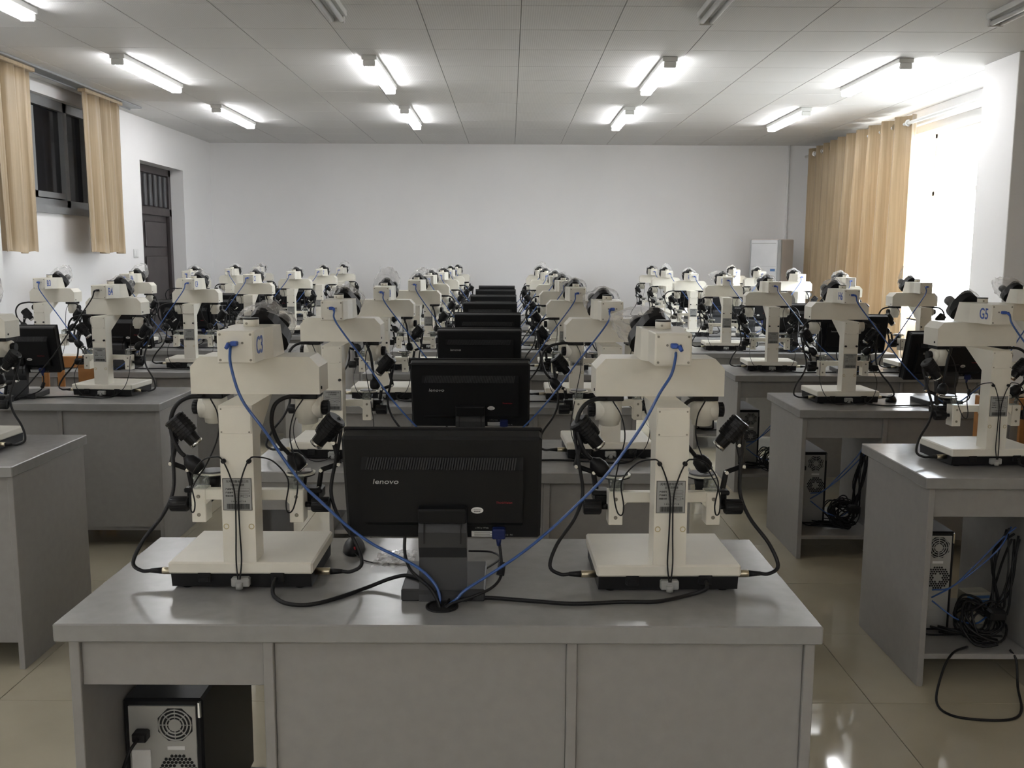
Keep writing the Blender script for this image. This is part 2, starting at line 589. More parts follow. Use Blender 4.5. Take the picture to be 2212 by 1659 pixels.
# ---- door
dx = XL - 0.20
d1 = struct('door_1', MB().box(dx - 0.05, dx, DY0, DY1, 0, DZ1), 'door')
fr = MB()
for (a, b, c, d) in ((DY0, DY0 + 0.07, 0, DZ1), (DY1 - 0.07, DY1, 0, DZ1), (DY0, DY1, DZ1 - 0.08, DZ1), (DY0, DY1, 1.97, 2.06)):
    fr.box(dx, dx + 0.045, a, b, c, d, 0.004)
struct('door_frame', fr, 'door', d1)
for k in range(8):
    y = DY0 + 0.13 + k * (DY1 - DY0 - 0.26) / 7
    struct('transom_bar', MB().box(dx, dx + 0.03, y - 0.03, y + 0.03, 2.07, DZ1 - 0.09, 0.006), 'transom', d1)
lf = MB().box(dx, dx + 0.02, 10.78, 10.81, 0, 1.96, 0.003)
struct('leaf_joint', lf, 'dark', d1)
for (a, b) in ((10.45, 10.75), (10.92, 11.58)):
    for (c, d) in ((0.15, 0.85), (0.98, 1.50), (1.60, 1.90)):
        struct('door_panel', MB().box(dx, dx + 0.018, a, b, c, d, 0.012), 'door', d1)
struct('door_handle', MB().cyl((dx, 10.86, 1.05), (dx + 0.06, 10.86, 1.05), 0.012).box(dx + 0.05, dx + 0.065, 10.80, 10.92, 1.04, 1.06, 0.004), 'chrome', d1)

# conduit on the back wall
struct('trim_4', MB().cyl((3.66, YB - 0.02, 1.2), (3.66, YB - 0.02, ZC), 0.016, n=10), 'wall')
ls = tag(link('light_switch', None, None, (XL, 10.12, 1.53)), 'small square white light switch on the left wall beside the dark door', 'switch')
obj('switch_plate', MB().box(0, 0.009, -0.06, 0.06, -0.045, 0.045, 0.003), 'white', ls)
obj('rocker', MB().box(0.009, 0.013, -0.045, -0.003, -0.032, 0.032, 0.002), 'white', ls)
obj('rocker', MB().box(0.009, 0.013, 0.003, 0.045, -0.032, 0.032, 0.002), 'white', ls)


# ------------------------------------------------------------------ ceiling lamps
ORD = ['front', 'second', 'third', 'fourth', 'fifth', 'sixth', 'seventh', 'eighth']
fix_body = MB().box(-0.055, 0.055, 0, 1.26, ZC - 0.035, ZC, 0.004).mesh('fixture_body', 'fixture')
fix_cap = MB().box(-0.045, 0.045, 0, 0.025, ZC - 0.078, ZC - 0.034, 0.006).mesh('end_cap', 'fixture')
tube_me = {True: MB().cyl((0, 0.025, ZC - 0.060), (0, 1.235, ZC - 0.060), 0.015, n=12).mesh('lamp_tube', 'tube_on'),
           False: MB().cyl((0, 0.025, ZC - 0.060), (0, 1.235, ZC - 0.060), 0.015, n=12).mesh('lamp_tube', 'tube_off')}
LX = (-2.86, -1.03, 1.16, 2.88)
lamp_cols = ('far left', 'centre left', 'centre right', 'far right')
for (y, rowname, on) in ((9.50, 'farthest row', (1, 1, 1, 1)), (7.15, 'middle row', (1, 1, 1, 1)), (4.62, 'nearest visible row', (1, 0, 0, 0)),
                         (2.10, 'row overhead', (1, 0, 0, 0)), (-0.40, 'first row behind the viewer', (1, 0, 0, 0)), (-2.80, 'second row behind the viewer', (1, 1, 1, 1)), (-5.20, 'third row added behind the viewer', (1, 1, 1, 1)), (-7.60, 'fourth row added behind the viewer', (1, 1, 1, 1))):  # the two rearmost rows are unseen lamps added for evener light from behind
    for i, x in enumerate(LX):
        if y < 4 and not on[i]:
            continue
        st = 'lit' if on[i] else 'unlit'
        t = thing('ceiling_lamp', f'{st} twin fluorescent ceiling lamp, {lamp_cols[i]} of the {rowname}', 'lamp', (x, y, 0), 0, 'fluorescent ceiling lamps')
        link('fixture_body', fix_body, t)
        link('end_cap', fix_cap, t)
        link('end_cap', fix_cap, t, (0, 1.235, 0))
        for s in (-0.028, 0.028):
            link('lamp_tube', tube_me[bool(on[i])], t, (s, 0, 0))


# ------------------------------------------------------------------ curtains
def curtain(label, x, y0, y1, z0, z1, folds, amp, seed, grommets=False):
    rnd = random.Random(seed)
    t = thing('curtain', label, 'curtain', (x, y0, 0), 0, 'gold curtains')
    n, mrow = folds * 14, 14
    ph = [rnd.uniform(-0.5, 0.5) for _ in range(4)]
    v, f = [], []
    for side in (0, 1):
        for j in range(mrow + 1):
            s = j / mrow
            z = z1 + (z0 - z1) * s
            for i in range(n + 1):
                u = i / n
                a = 2 * PI * folds * u
                w = a + 0.5 * math.sin(3.1 * u * PI + ph[0]) + 0.25 * s * math.sin(7 * u + ph[1] * 5)
                am = amp * (0.75 + 0.25 * math.sin(5.3 * u + ph[2] * 4)) * (0.75 + 0.35 * s)
                dx_ = am * math.sin(w) + 0.4 * am * math.sin(2.0 * w + ph[3] * 3 + 3 * u) + 0.004 * side
                yy = (y1 - y0) * (u + 0.03 * s * math.sin(4 * u + ph[1]))
                zz = z + (0.012 * math.sin(w * 0.5) if j == mrow else 0)
                v.append((dx_, yy, zz))
    st = (mrow + 1) * (n + 1)
    for side in (0, 1):
        for j in range(mrow):
            for i in range(n):
                a = side * st + j * (n + 1) + i
                q = (a, a + 1, a + n + 2, a + n + 1)
                f.append(q if side else q[::-1])
    for i in range(n):
        for j in (0, mrow):
            a = j * (n + 1) + i
            f.append((a, a + 1, a + 1 + st, a + st))
    for j in range(mrow):
        for i in (0, n):
            a = j * (n + 1) + i
            f.append((a, a + n + 1, a + n + 1 + st, a + st))
    obj('drape', MB().add(v, f, True), 'curtain', t)
    if grommets:
        for k in range(folds * 2):
            y = (y1 - y0) * (k + 0.5) / (folds * 2)
            obj('grommet', MB().lathe([(0, 0.034), (0.012, 0.034), (0.012, 0.022), (0, 0.022)], (-0.005, y, z1 - 0.075), (0.25, 1, 0), 12), 'chrome', t)
    else:
        obj('hem_band', MB().box(-0.035, 0.035, 0.0, y1 - y0, z1, z1 + 0.03, 0.004), 'curtain', t)
    return t


curtain('long gold satin curtain hanging beside the bright window on the right', 3.86, 9.36, 12.52, 0.08, 2.895, 10, 0.105, 3, True)
curtain('gold satin curtain drawn across the near right window', 3.86, 2.70, 6.50, 0.08, 2.895, 11, 0.07, 9)
curtain('added gold satin curtain across the added right window behind the viewer', 3.86, -3.75, 0.95, 0.08, 2.895, 13, 0.07, 19)  # added along with its unseen window to soften the daylight from behind
curtain('short gold curtain nearest the camera on the high left window', -3.72, 7.02, 7.62, 1.54, 2.92, 3, 0.055, 5)
curtain('short gold curtain on the door side of the high left window', -3.72, 8.50, 9.30, 1.54, 2.92, 4, 0.055, 8)
rod = thing('curtain_rod', 'white round curtain rod running above the bright right window', 'curtain rod', (3.86, 7.42, 2.82))
obj('pole', MB().cyl((0, 0, 0), (0, 5.25, 0), 0.017, n=12), 'white', rod)
for y in (0.12, 5.1):
    obj('bracket', MB().box(0, 0.24, y - 0.012, y + 0.012, -0.012, 0.012, 0.003), 'white', rod)
rl = thing('curtain_rail', 'dark flat curtain rail fixed to the ceiling above the left window', 'curtain rail', (-3.72, 6.66, 2.951))
obj('rail', MB().box(-0.06, 0.06, 0, 3.05, 0, 0.018, 0.003), 'alu', rl)
obj('rail_lip', MB().box(-0.06, -0.052, 0, 3.05, -0.012, 0.0, 0.001), 'alu', rl)

# ------------------------------------------------------------------ floor-standing air conditioner
ac = thing('air_conditioner', 'tall white floor-standing air conditioner in the far right corner', 'air conditioner', (3.36, 12.22, 0), math.radians(-45))
obj('front_panel', MB().box(-0.20, 0.17, -0.205, -0.18, 0.10, 1.735, 0.008), 'acwhite', ac)
obj('body', MB().box(-0.215, 0.215, -0.18, 0.13, 0.02, 1.745, 0.01), 'acside', ac)
obj('edge_trim', MB().box(0.172, 0.217, -0.20, -0.16, 0.02, 1.74, 0.008), 'acgrey', ac)
obj('edge_trim', MB().box(-0.219, -0.20, -0.20, -0.16, 0.02, 1.74, 0.006), 'acgrey', ac)
obj('vent_slot', MB().box(-0.185, 0.155, -0.208, -0.204, 1.69, 1.697), 'acgrey', ac)
obj('panel_seam', MB().box(-0.195, 0.165, -0.2065, -0.204, 1.405, 1.408), 'acgrey', ac)
obj('blue_sticker', MB().box(0.085, 0.15, -0.208, -0.204, 1.345, 1.375), 'sticker', ac)
obj('plinth', MB().box(-0.2, 0.2, -0.17, 0.12, 0, 0.02), 'acgrey', ac)

# ------------------------------------------------------------------ desks
DH = 0.775
desk_parts = [
    ('worktop', MB().box(-0.802, 0.802, 0, 0.614, 0.735, DH, 0.003).mesh('worktop', 'desk_top')),
    ('side_panel', MB().box(-0.78, -0.758, 0.02, 0.594, 0, 0.735, 0.0015).mesh('side_panel', 'desk')),
    ('side_panel', MB().box(0.771, 0.793, 0.02, 0.594, 0, 0.735, 0.0015).mesh('side_panel', 'desk')),
    ('divider', MB().box(-0.372, -0.35, 0.02, 0.594, 0.10, 0.735, 0.0015).mesh('divider', 'desk')),
    ('divider', MB().box(0.269, 0.291, 0.02, 0.594, 0.10, 0.735, 0.0015).mesh('divider', 'desk')),
    ('apron', MB().box(-0.758, -0.372, 0.03, 0.048, 0.628, 0.735, 0.0015).mesh('apron', 'desk')),
    ('back_panel', MB().box(-0.35, 0.269, 0.03, 0.048, 0.108, 0.735, 0.0015).mesh('back_panel', 'desk')),
    ('back_panel', MB().box(0.291, 0.771, 0.03, 0.048, 0.108, 0.735, 0.0015).mesh('back_panel', 'desk')),
    ('bottom_shelf', MB().box(-0.758, 0.771, 0.03, 0.594, 0.10, 0.12, 0.0015).mesh('bottom_shelf', 'desk')),
]
grom = MB().lathe([(0, 0.036), (0.004, 0.036), (0.004, 0.030), (0.0015, 0.030)], (0, 0.105, DH - 0.001), (0, 0, 1), 24).mesh('cable_grommet', 'rubber')
grom_in = MB().cyl((0, 0.105, DH - 0.0005), (0, 0.105, DH + 0.0012), 0.030, n=24).mesh('grommet_opening', 'dark')


def make_desk(x, y, label):
    t = thing('lab_desk', label, 'desk', (x, y, 0), 0, 'grey laboratory desks')
    for n, me in desk_parts:
        link(n, me, t)
    g = link('cable_grommet', grom, t)
    link('grommet_opening', grom_in, g)
    return t


# ------------------------------------------------------------------ monitor
TILT = math.radians(15)


def tilt_xf(mb, z0=0.139, y0=0.075):
    # panel local: x across, y thickness (0 = rear shell face towards the aisle), z up along the panel
    return mb.xf(Matrix.Translation((0, y0, z0)) @ Matrix.Rotation(TILT, 4, 'X'))


MW, MHt = 0.216, 0.252
mon_parts = []
mp = MB().box(-MW, MW, -0.030, 0.012, 0, MHt, 0.006)
mon_parts.append(('rear_shell', tilt_xf(mp).mesh('rear_shell', 'shell'), None))
mon_parts.append(('bezel', tilt_xf(MB().box(-MW - 0.002, MW + 0.002, 0.012, 0.022, -0.002, MHt + 0.002, 0.003)).mesh('bezel', 'black'), None))
mon_parts.append(('screen', tilt_xf(MB().box(-MW + 0.014, MW - 0.014, 0.021, 0.0235, 0.018, MHt - 0.014)).mesh('screen', 'screen'), 'bezel'))
# raised hump with vent slats
hp = MB().prism([(-0.030, 0.035), (-0.030, 0.205), (-0.052, 0.185), (-0.052, 0.055)], 'x', -0.174, 0.176)
mon_parts.append(('rear_hump', tilt_xf(hp).mesh('rear_hump', 'shell'), None))
vs_ = MB()
for k in range(58):
    x = -0.160 + k * 0.0056
    a = Vector((x, -0.0325, 0.204)); b = Vector((x, -0.0525, 0.1855))
    vs_.add([a, a + Vector((0.0028, 0, 0)), b + Vector((0.0028 - 0.004, 0, 0)), b + Vector((-0.004, 0, 0)),
             a + Vector((0, -0.0022, 0.002)), a + Vector((0.0028, -0.0022, 0.002)), b + Vector((0.0028 - 0.004, -0.0022, 0.002)), b + Vector((-0.004, -0.0022, 0.002))],
            [(4, 5, 6, 7), (0, 4, 7, 3), (1, 2, 6, 5), (0, 1, 5, 4), (3, 7, 6, 2)])
mon_parts.append(('vent_slats', tilt_xf(vs_).mesh('vent_slats', 'shell2'), 'rear_hump'))
mon_parts.append(('hinge_cover', tilt_xf(MB().box(-0.053, 0.053, -0.072, -0.048, 0.062, 0.098, 0.003)).mesh('hinge_cover', 'shell'), None))
nk = MB().prism([(0.0, 0.0), (0.022, 0.0), (0.034, 0.10), (0.052, 0.165), (0.060, 0.200), (0.030, 0.205), (0.008, 0.19), (-0.006, 0.160), (-0.002, 0.125), (0.012, 0.098)], 'x', -0.053, 0.053)
mon_parts.append(('stand_neck', nk.mesh('stand_neck', 'shell2'), None))
gr = MB()
for s in (-1, 1):
    gr.box(s * 0.040 - 0.0015, s * 0.040 + 0.0015, -0.0068, 0.004, 0.135, 0.182)
mon_parts.append(('neck_groove', gr.mesh('neck_groove', 'dark'), 'stand_neck'))
mon_parts.append(('stand_base', MB().box(-0.093, 0.093, 0.002, 0.20, 0, 0.028, 0.003).mesh('stand_base', 'shell2'), None))


def tilt_text(me, x, y, z):
    me = me.copy()
    me.transform(Matrix.Translation((0, 0.075, 0.139)) @ Matrix.Rotation(TILT, 4, 'X') @ Matrix.Translation((x, y, z)))
    return me


mon_parts.append(('maker_logo', tilt_text(text_mesh('lenovo', 0.0165, 'logo', 0.15, 1.25), -0.122, -0.0525, 0.156), 'rear_hump'))
mon_parts.append(('red_lettering', tilt_text(text_mesh('ThinkVision', 0.0075, 'red', 0.1), 0.135, -0.0525, 0.105), 'rear_hump'))
ov = MB().lathe([(0, 0.0135), (0.0008, 0.0135)], (0, 0, 0), (0, -1, 0), 24)
ov.xf(Matrix.Diagonal((1, 1, 0.58, 1)))
ov.xf(Matrix.Translation((0.076, -0.0521, 0.086)))
mon_parts.append(('oval_sticker', tilt_xf(ov).mesh('oval_sticker', 'white'), 'rear_hump'))
ovp = MB()
for k in range(9):
    ovp.box(0.0685 + k * 0.0018, 0.0697 + k * 0.0018, -0.0534, -0.053, 0.0868, 0.0882)
for k in range(6):
    ovp.box(0.069 + k * 0.0024, 0.0708 + k * 0.0024, -0.0534, -0.053, 0.0820, 0.0843)
mon_parts.append(('sticker_print', tilt_xf(ovp).mesh('sticker_print', 'print'), 'rear_hump'))
mon_parts.append(('rating_label', tilt_xf(MB().box(0.062, 0.118, -0.0315, -0.0298, 0.006, 0.020)).mesh('rating_label', 'white'), None))
rp = MB()
for k in range(4):
    rp.box(0.068, 0.108 - 0.004 * (k % 2), -0.0319, -0.0314, 0.0080 + k * 0.0028, 0.0094 + k * 0.0028)
mon_parts.append(('label_print', tilt_xf(rp).mesh('label_print', 'plate'), 'rating_label'))
mon_parts.append(('model_lettering', tilt_text(text_mesh('L1951p Wide', 0.0055, 'plate'), 0.085, -0.0310, 0.0285), None))
mon_parts.append(('approval_marks', tilt_text(text_mesh('CE  FC', 0.006, 'plate'), 0.146, -0.0310, 0.010), None))
mon_parts.append(('video_plug', tilt_xf(MB().box(0.108, 0.138, -0.046, -0.029, 0.006, 0.032, 0.003).cyl((0.123, -0.038, 0.008), (0.123, -0.038, -0.012), 0.007, 0.0045)).mesh('video_plug', 'plugblue'), None))
mon_parts.append(('video_cable', MB().tube([(0.123, 0.048, 0.130), (0.128, 0.035, 0.095), (0.130, 0.020, 0.070), (0.125, 0.005, 0.050), (0.105, -0.012, 0.035), (0.065, -0.028, 0.022), (0.025, -0.034, 0.010), (0.008, -0.036, -0.002)], 0.0035).mesh('video_cable', 'rubber'), None))
mon_parts.append(('ferrite_bead', MB().cyl((0.131, 0.026, 0.082), (0.127, 0.012, 0.058), 0.009).mesh('ferrite_bead', 'rubber'), 'video_cable'))
mon_parts.append(('mains_cable', MB().tube([(-0.089, 0.055, 0.140), (-0.088, 0.040, 0.100), (-0.075, 0.020, 0.070), (-0.050, 0.000, 0.052), (-0.025, -0.015, 0.035), (-0.010, -0.028, 0.015), (-0.004, -0.034, -0.002)], 0.0038).mesh('mains_cable', 'rubber'), None))


def instantiate(parts, root):
    made = {}
    for name, me, par in parts:
        made_o = link(name, me, made[par] if par else root)
        if name not in made:
            made[name] = made_o
    return made


def make_monitor(x, y, label, rz=0.0):
    t = thing('computer_monitor', label, 'monitor', (x, y, DH), rz, 'black flat monitors seen from behind')
    instantiate(mon_parts, t)
    return t


# ------------------------------------------------------------------ computer tower
tw_parts = []
tw_parts.append(('case_shell', MB().box(-0.0925, 0.0925, 0.006, 0.42, 0, 0.39, 0.006).mesh('case_shell', 'black'), None))
tw_parts.append(('rear_plate', MB().box(-0.078, 0.078, 0.0, 0.008, 0.012, 0.375).mesh('rear_plate', 'steel'), None))
fb = []
for k in range(8):
    a = PI / 8 + k * PI / 4
    fb.append((0.030 + 0.043 * math.cos(a), 0.330 + 0.043 * math.sin(a)))
tw_parts.append(('fan_opening', MB().prism(fb, 'y', -0.0015, 0.001).mesh('fan_opening', 'dark'), 'rear_plate'))
fg = MB()
for r in (0.012, 0.0205, 0.029, 0.0375):
    if r < 0.015:
        fg.lathe([(0, r + 0.003), (0.003, r + 0.003)], (0.030, -0.001, 0.330), (0, -1, 0), 18)
    else:
        fg.lathe([(0, r - 0.0016), (0.0028, r - 0.0016), (0.0028, r + 0.0016), (0, r + 0.0016)], (0.030, -0.001, 0.330), (0, -1, 0), 24)
for k in range(8):
    a = k * PI / 4
    p = Vector((0.030 + 0.012 * math.cos(a), -0.0025, 0.330 + 0.012 * math.sin(a)))
    q = Vector((0.030 + 0.040 * math.cos(a), -0.0025, 0.330 + 0.040 * math.sin(a)))
    fg.cyl(p, q, 0.0015, n=4)
tw_parts.append(('fan_grille', fg.mesh('fan_grille', 'steel'), 'rear_plate'))
hv = MB()
for i in range(-5, 6):
    for j in range(-5, 6):
        x = i * 0.0092 + (0.0046 if j % 2 else 0)
        z = j * 0.0080
        rr = math.hypot(x, z)
        if 0.016 < rr < 0.043:
            hv.lathe([(0, 0.0042), (0.0006, 0.0042)], (0.033 + x, -0.0002, 0.212 + z), (0, -1, 0), 6, False)
tw_parts.append(('hex_vent', hv.mesh('hex_vent', 'dark'), 'rear_plate'))
tw_parts.append(('port_panel', MB().box(-0.074, -0.030, -0.003, 0.001, 0.120, 0.268, 0.001).mesh('port_panel', 'white'), 'rear_plate'))
pt = MB()
for k in range(5):
    pt.box(-0.066, -0.046, -0.006, -0.002, 0.115 + k * 0.022, 0.128 + k * 0.022)
tw_parts.append(('port_sockets', pt.mesh('port_sockets', 'black'), 'rear_plate'))
tw_parts.append(('video_socket', MB().box(-0.042, -0.034, -0.006, -0.002, 0.150, 0.195, 0.001).mesh('video_socket', 'red'), 'rear_plate'))
sl = MB()
for k in range(4):
    sl.box(-0.070, 0.045, -0.002, 0.001, 0.030 + k * 0.019, 0.044 + k * 0.019)
tw_parts.append(('slot_cover', sl.mesh('slot_cover', 'steel'), 'rear_plate'))
tw_parts.append(('barcode_label', MB().box(0.010, 0.050, -0.0012, 0.001, 0.268, 0.277).mesh('barcode_label', 'white'), 'rear_plate'))
tw_parts.append(('mains_plug', MB().box(-0.062, -0.028, -0.030, 0.0, 0.298, 0.322, 0.004).mesh('mains_plug', 'black'), None))
tw_parts.append(('mains_lead', MB().tube([(-0.046, -0.03, 0.310), (-0.060, -0.055, 0.285), (-0.080, -0.06, 0.21), (-0.078, -0.05, 0.10), (-0.04, -0.06, 0.02), (0.05, -0.05, 0.006), (0.16, -0.03, 0.005)], 0.004).mesh('mains_lead', 'rubber'), None))
tw_parts.append(('carry_latch', MB().box(0.082, 0.090, 0.0, 0.012, 0.345, 0.385, 0.002).mesh('carry_latch', 'chrome'), None))


def make_tower(x, y, label):
    t = thing('computer_tower', label, 'computer', (x, y, 0.12), 0, 'computer towers on the desk shelves')
    instantiate(tw_parts, t)


# ------------------------------------------------------------------ comparison microscope
# local frame: x across, y away from the aisle, z up; origin at the middle of the near edge of the base, on the desk
WIRES = {}
SP = []      # parts common to every microscope: (name, mesh, parent part)


def sp(name, mb, material, par=None):
    SP.append((name, mb.mesh(name, material), par))


tr = MB().prism([(0.010, 0.006), (0.244, 0.006), (0.248, 0.039), (0.004, 0.039)], 'x', -0.160, 0.160)
sp('base_tray', tr, 'tray')
for (fx, fy) in ((-0.13, 0.03), (0.13, 0.03), (-0.13, 0.22), (0.13, 0.22)):
    sp('rubber_foot', MB().cyl((fx, fy, 0), (fx, fy, 0.008), 0.012, n=10), 'rubber', 'base_tray')
sp('power_socket', MB().box(-0.098, -0.068, 0.0, 0.01, 0.018, 0.042, 0.002).box(-0.094, -0.072, -0.002, 0.004, 0.019, 0.031, 0.001), 'black', 'base_tray')
sp('power_socket', MB().box(0.068, 0.100, 0.0, 0.01, 0.018, 0.044, 0.002), 'black', 'base_tray')
sp('data_plug', MB().box(-0.020, 0.022, -0.010, 0.008, 0.010, 0.032, 0.003).cyl((0.0, -0.012, 0.022), (0.0, -0.012, 0.008), 0.008), 'plate', 'base_tray')
sp('base_plate', MB().box(-0.165, 0.165, 0.0, 0.252, 0.038, 0.066, 0.004), 'cream')
cp = MB().prism([(0.002, 0.066), (0.066, 0.066), (0.066, 0.350), (0.190, 0.428), (0.002, 0.428)], 'x', -0.0373, 0.0373)
sp('column', cp, 'cream')
sp('cover_plate', MB().box(-0.0352, 0.0352, -0.0005, 0.002, 0.364, 0.424, 0.0008), 'cream', 'column')
for (sx, sz) in ((-0.031, 0.368), (0.031, 0.368), (-0.031, 0.420), (0.031, 0.420)):
    sp('screw', MB().cyl((sx, -0.0012, sz), (sx, 0.001, sz), 0.0021, n=8), 'screw', 'column')
for sx in (-0.0285, 0.0285):
    sp('wire_clip', MB().cyl((sx, -0.006, 0.302), (sx, 0.003, 0.302), 0.0052, n=12), 'black', 'column')
    sp('rust_ring', MB().lathe([(0, 0.0046), (0.0006, 0.0046), (0.0006, 0.0066), (0, 0.0066)], (sx, 0.0021, 0.150), (0, -1, 0), 16), 'rust', 'column')
sp('name_plate', MB().box(-0.0335, 0.0318, 0.0005, 0.0025, 0.188, 0.262), 'plate')
np_ = MB()
for (a, b, c, d) in ((-0.0335, 0.0318, 0.261, 0.262), (-0.0335, 0.0318, 0.188, 0.189), (-0.0335, -0.0325, 0.188, 0.262), (0.0308, 0.0318, 0.188, 0.262)):
    np_.box(a, b, -0.0002, 0.001, c, d)
for zz in (0.237, 0.229):
    for (a, b, c, d) in ((-0.006, 0.0265, zz - 0.0028, zz - 0.0024), (-0.006, 0.0265, zz + 0.0024, zz + 0.0028), (-0.006, -0.0056, zz - 0.0028, zz + 0.0028), (0.0261, 0.0265, zz - 0.0028, zz + 0.0028)):
        np_.box(a, b, 0.0, 0.001, c, d)
for (xa_, xb_) in ((-0.006, 0.006), (0.012, 0.022)):
    for (a, b, c, d) in ((xa_, xb_, 0.2182, 0.2186), (xa_, xb_, 0.2234, 0.2238), (xa_, xa_ + 0.0004, 0.2182, 0.2238), (xb_ - 0.0004, xb_, 0.2182, 0.2238)):
        np_.box(a, b, 0.0, 0.001, c, d)
rb = random.Random(4)
bx_ = -0.025
while bx_ < 0.0262:
    wd = rb.choice((0.0006, 0.0009, 0.0014))
    np_.box(bx_, bx_ + wd, 0.0, 0.001, 0.191, 0.203)
    bx_ += wd + rb.choice((0.0004, 0.0006, 0.0008))
sp('plate_print', np_, 'print', 'name_plate')
for (body, size, tx, tz) in (('光电仪器有限公司', 0.0064, 0.0, 0.2545), ('比较显微镜', 0.0062, 0.0, 0.2465), ('产品型号', 0.0044, -0.0185, 0.237), ('产品编号', 0.0044, -0.0185, 0.229),
                             ('制造日期', 0.0044, -0.0185, 0.221), ('年', 0.0044, 0.009, 0.221), ('月', 0.0044, 0.0262, 0.221), ('1 4 0 6 1 0 7 1 8', 0.0050, 0.001, 0.2085)):
    me = text_mesh(body, size, 'print').copy()
    me.transform(Matrix.Translation((tx, 0.0002, tz)))
    SP.append(('plate_lettering', me, 'name_plate'))

# cross arm with chamfered upper corners
arm = MB().prism([(-0.155, 0.428), (0.155, 0.428), (0.155, 0.494), (0.132, 0.5186), (-0.132, 0.5186), (-0.155, 0.494)], 'y', 0.175, 0.282)
sp('cross_arm', arm, 'cream')
for s in (-1, 1):
    sp('arm_screw', MB().cyl((s * 0.1545, 0.195, 0.442), (s * 0.157, 0.195, 0.442), 0.004, n=10), 'black', 'cross_arm')
# camera box and flared prism housing
sp('camera_box', MB().box(-0.0415, 0.0415, 0.023, 0.115, 0.5195, 0.593, 0.0022), 'cream')
sp('camera_cover', MB().box(-0.0385, 0.0385, 0.0215, 0.024, 0.5225, 0.590, 0.0006), 'cream', 'camera_box')
for (sx, sz) in ((-0.034, 0.5275), (0.034, 0.5275), (-0.034, 0.585), (0.034, 0.585), (-0.014, 0.566), (0.016, 0.566)):
    sp('screw', MB().cyl((sx, 0.020, sz), (sx, 0.0225, sz), 0.0028, n=8), 'screw', 'camera_box')
ph = []
for (y, w, zt) in ((0.112, 0.0405, 0.5925), (0.150, 0.053, 0.5935), (0.225, 0.053, 0.5935)):
    ph.append((y, w, zt))
v = []
for (y, w, zt) in ph:
    yb_ = 0.258 if y > 0.2 else y
    v += [(-w, yb_, 0.5195), (w, yb_, 0.5195), (w, y, zt), (-w, y, zt)]
f = [(0, 1, 2, 3), (11, 10, 9, 8)]
for k in range(2):
    a = k * 4
    for i in range(4):
        f.append((a + i, a + 4 + i, a + 4 + (i + 1) % 4, a + (i + 1) % 4))
sp('prism_housing', MB().add(v, f), 'cream')
sp('camera_port', MB().lathe([(0, 0.0185), (0.0165, 0.0185), (0.018, 0.0175)], (0, 0.158, 0.592), (0, 0, 1), 20), 'cream')
sp('port_cap', MB().lathe([(0, 0.0188), (0.003, 0.0188), (0.0036, 0.0175)], (0, 0.158, 0.6098), (0, 0, 1), 20), 'black', 'camera_port')
sp('port_screw', MB().cyl((-0.006, 0.138, 0.601), (-0.006, 0.142, 0.601), 0.0028, n=8), 'screw', 'camera_port')
# binocular housing: domed block leaning up and away, two eyepieces on its far face
ET = math.radians(25)
eM = Matrix.Translation((0, 0.266, 0.568)) @ Matrix.Rotation(ET, 4, 'X')   # local y = viewing axis, z = up the face
dome = [(-0.040, -0.046), (0.040, -0.046), (0.055, -0.040), (0.062, -0.026), (0.060, -0.010), (0.050, 0.008), (0.039, 0.024), (0.029, 0.041), (0.020, 0.053), (0.010, 0.060), (0.0, 0.062)]
dome = dome + [(-x, z) for (x, z) in dome[2:-1]][::-1]
hs = MB().prism(dome, 'y', -0.012, 0.030)
hs.xf(eM)
sp('eyepiece_housing', hs, 'black')
for s in (-1, 1):
    ey = MB().lathe([(0, 0.0165), (0.028, 0.0165), (0.030, 0.019), (0.050, 0.019), (0.052, 0.016), (0.046, 0.013)], (s * 0.032, 0.028, -0.004), (s * 0.05, 1, -0.04), 16)
    ey.xf(eM)
    sp('eyepiece', ey, 'black', 'eyepiece_housing')
# twin objectives
for s in (-1, 1):
    sp('mount_plate', MB().box(s * 0.115 - 0.031, s * 0.115 + 0.031, 0.190, 0.262, 0.414, 0.428, 0.002), 'black')
    ob_ = MB().lathe([(0, 0.0295), (0.006, 0.031), (0.050, 0.031), (0.052, 0.026), (0.064, 0.024), (0.066, 0.020)], (s * 0.115, 0.226, 0.415), (0, 0, -1), 20)
    ob_.cyl((s * 0.110, 0.226, 0.388), (s * 0.150, 0.226, 0.388), 0.0285, 0.0265, 18)
    sp('objective_barrel', ob_, 'cream')
    kn = MB()
    for k in range(12):
        a = 2 * PI * k / 12
        kn.cyl((s * 0.152, 0.226 + 0.0150 * math.cos(a), 0.388 + 0.0150 * math.sin(a)), (s * 0.166, 0.226 + 0.0150 * math.cos(a), 0.388 + 0.0150 * math.sin(a)), 0.0035, n=6)
    kn.cyl((s * 0.148, 0.226, 0.388), (s * 0.167, 0.226, 0.388), 0.0158, n=18)
    sp('zoom_knob', kn, 'black', 'objective_barrel')
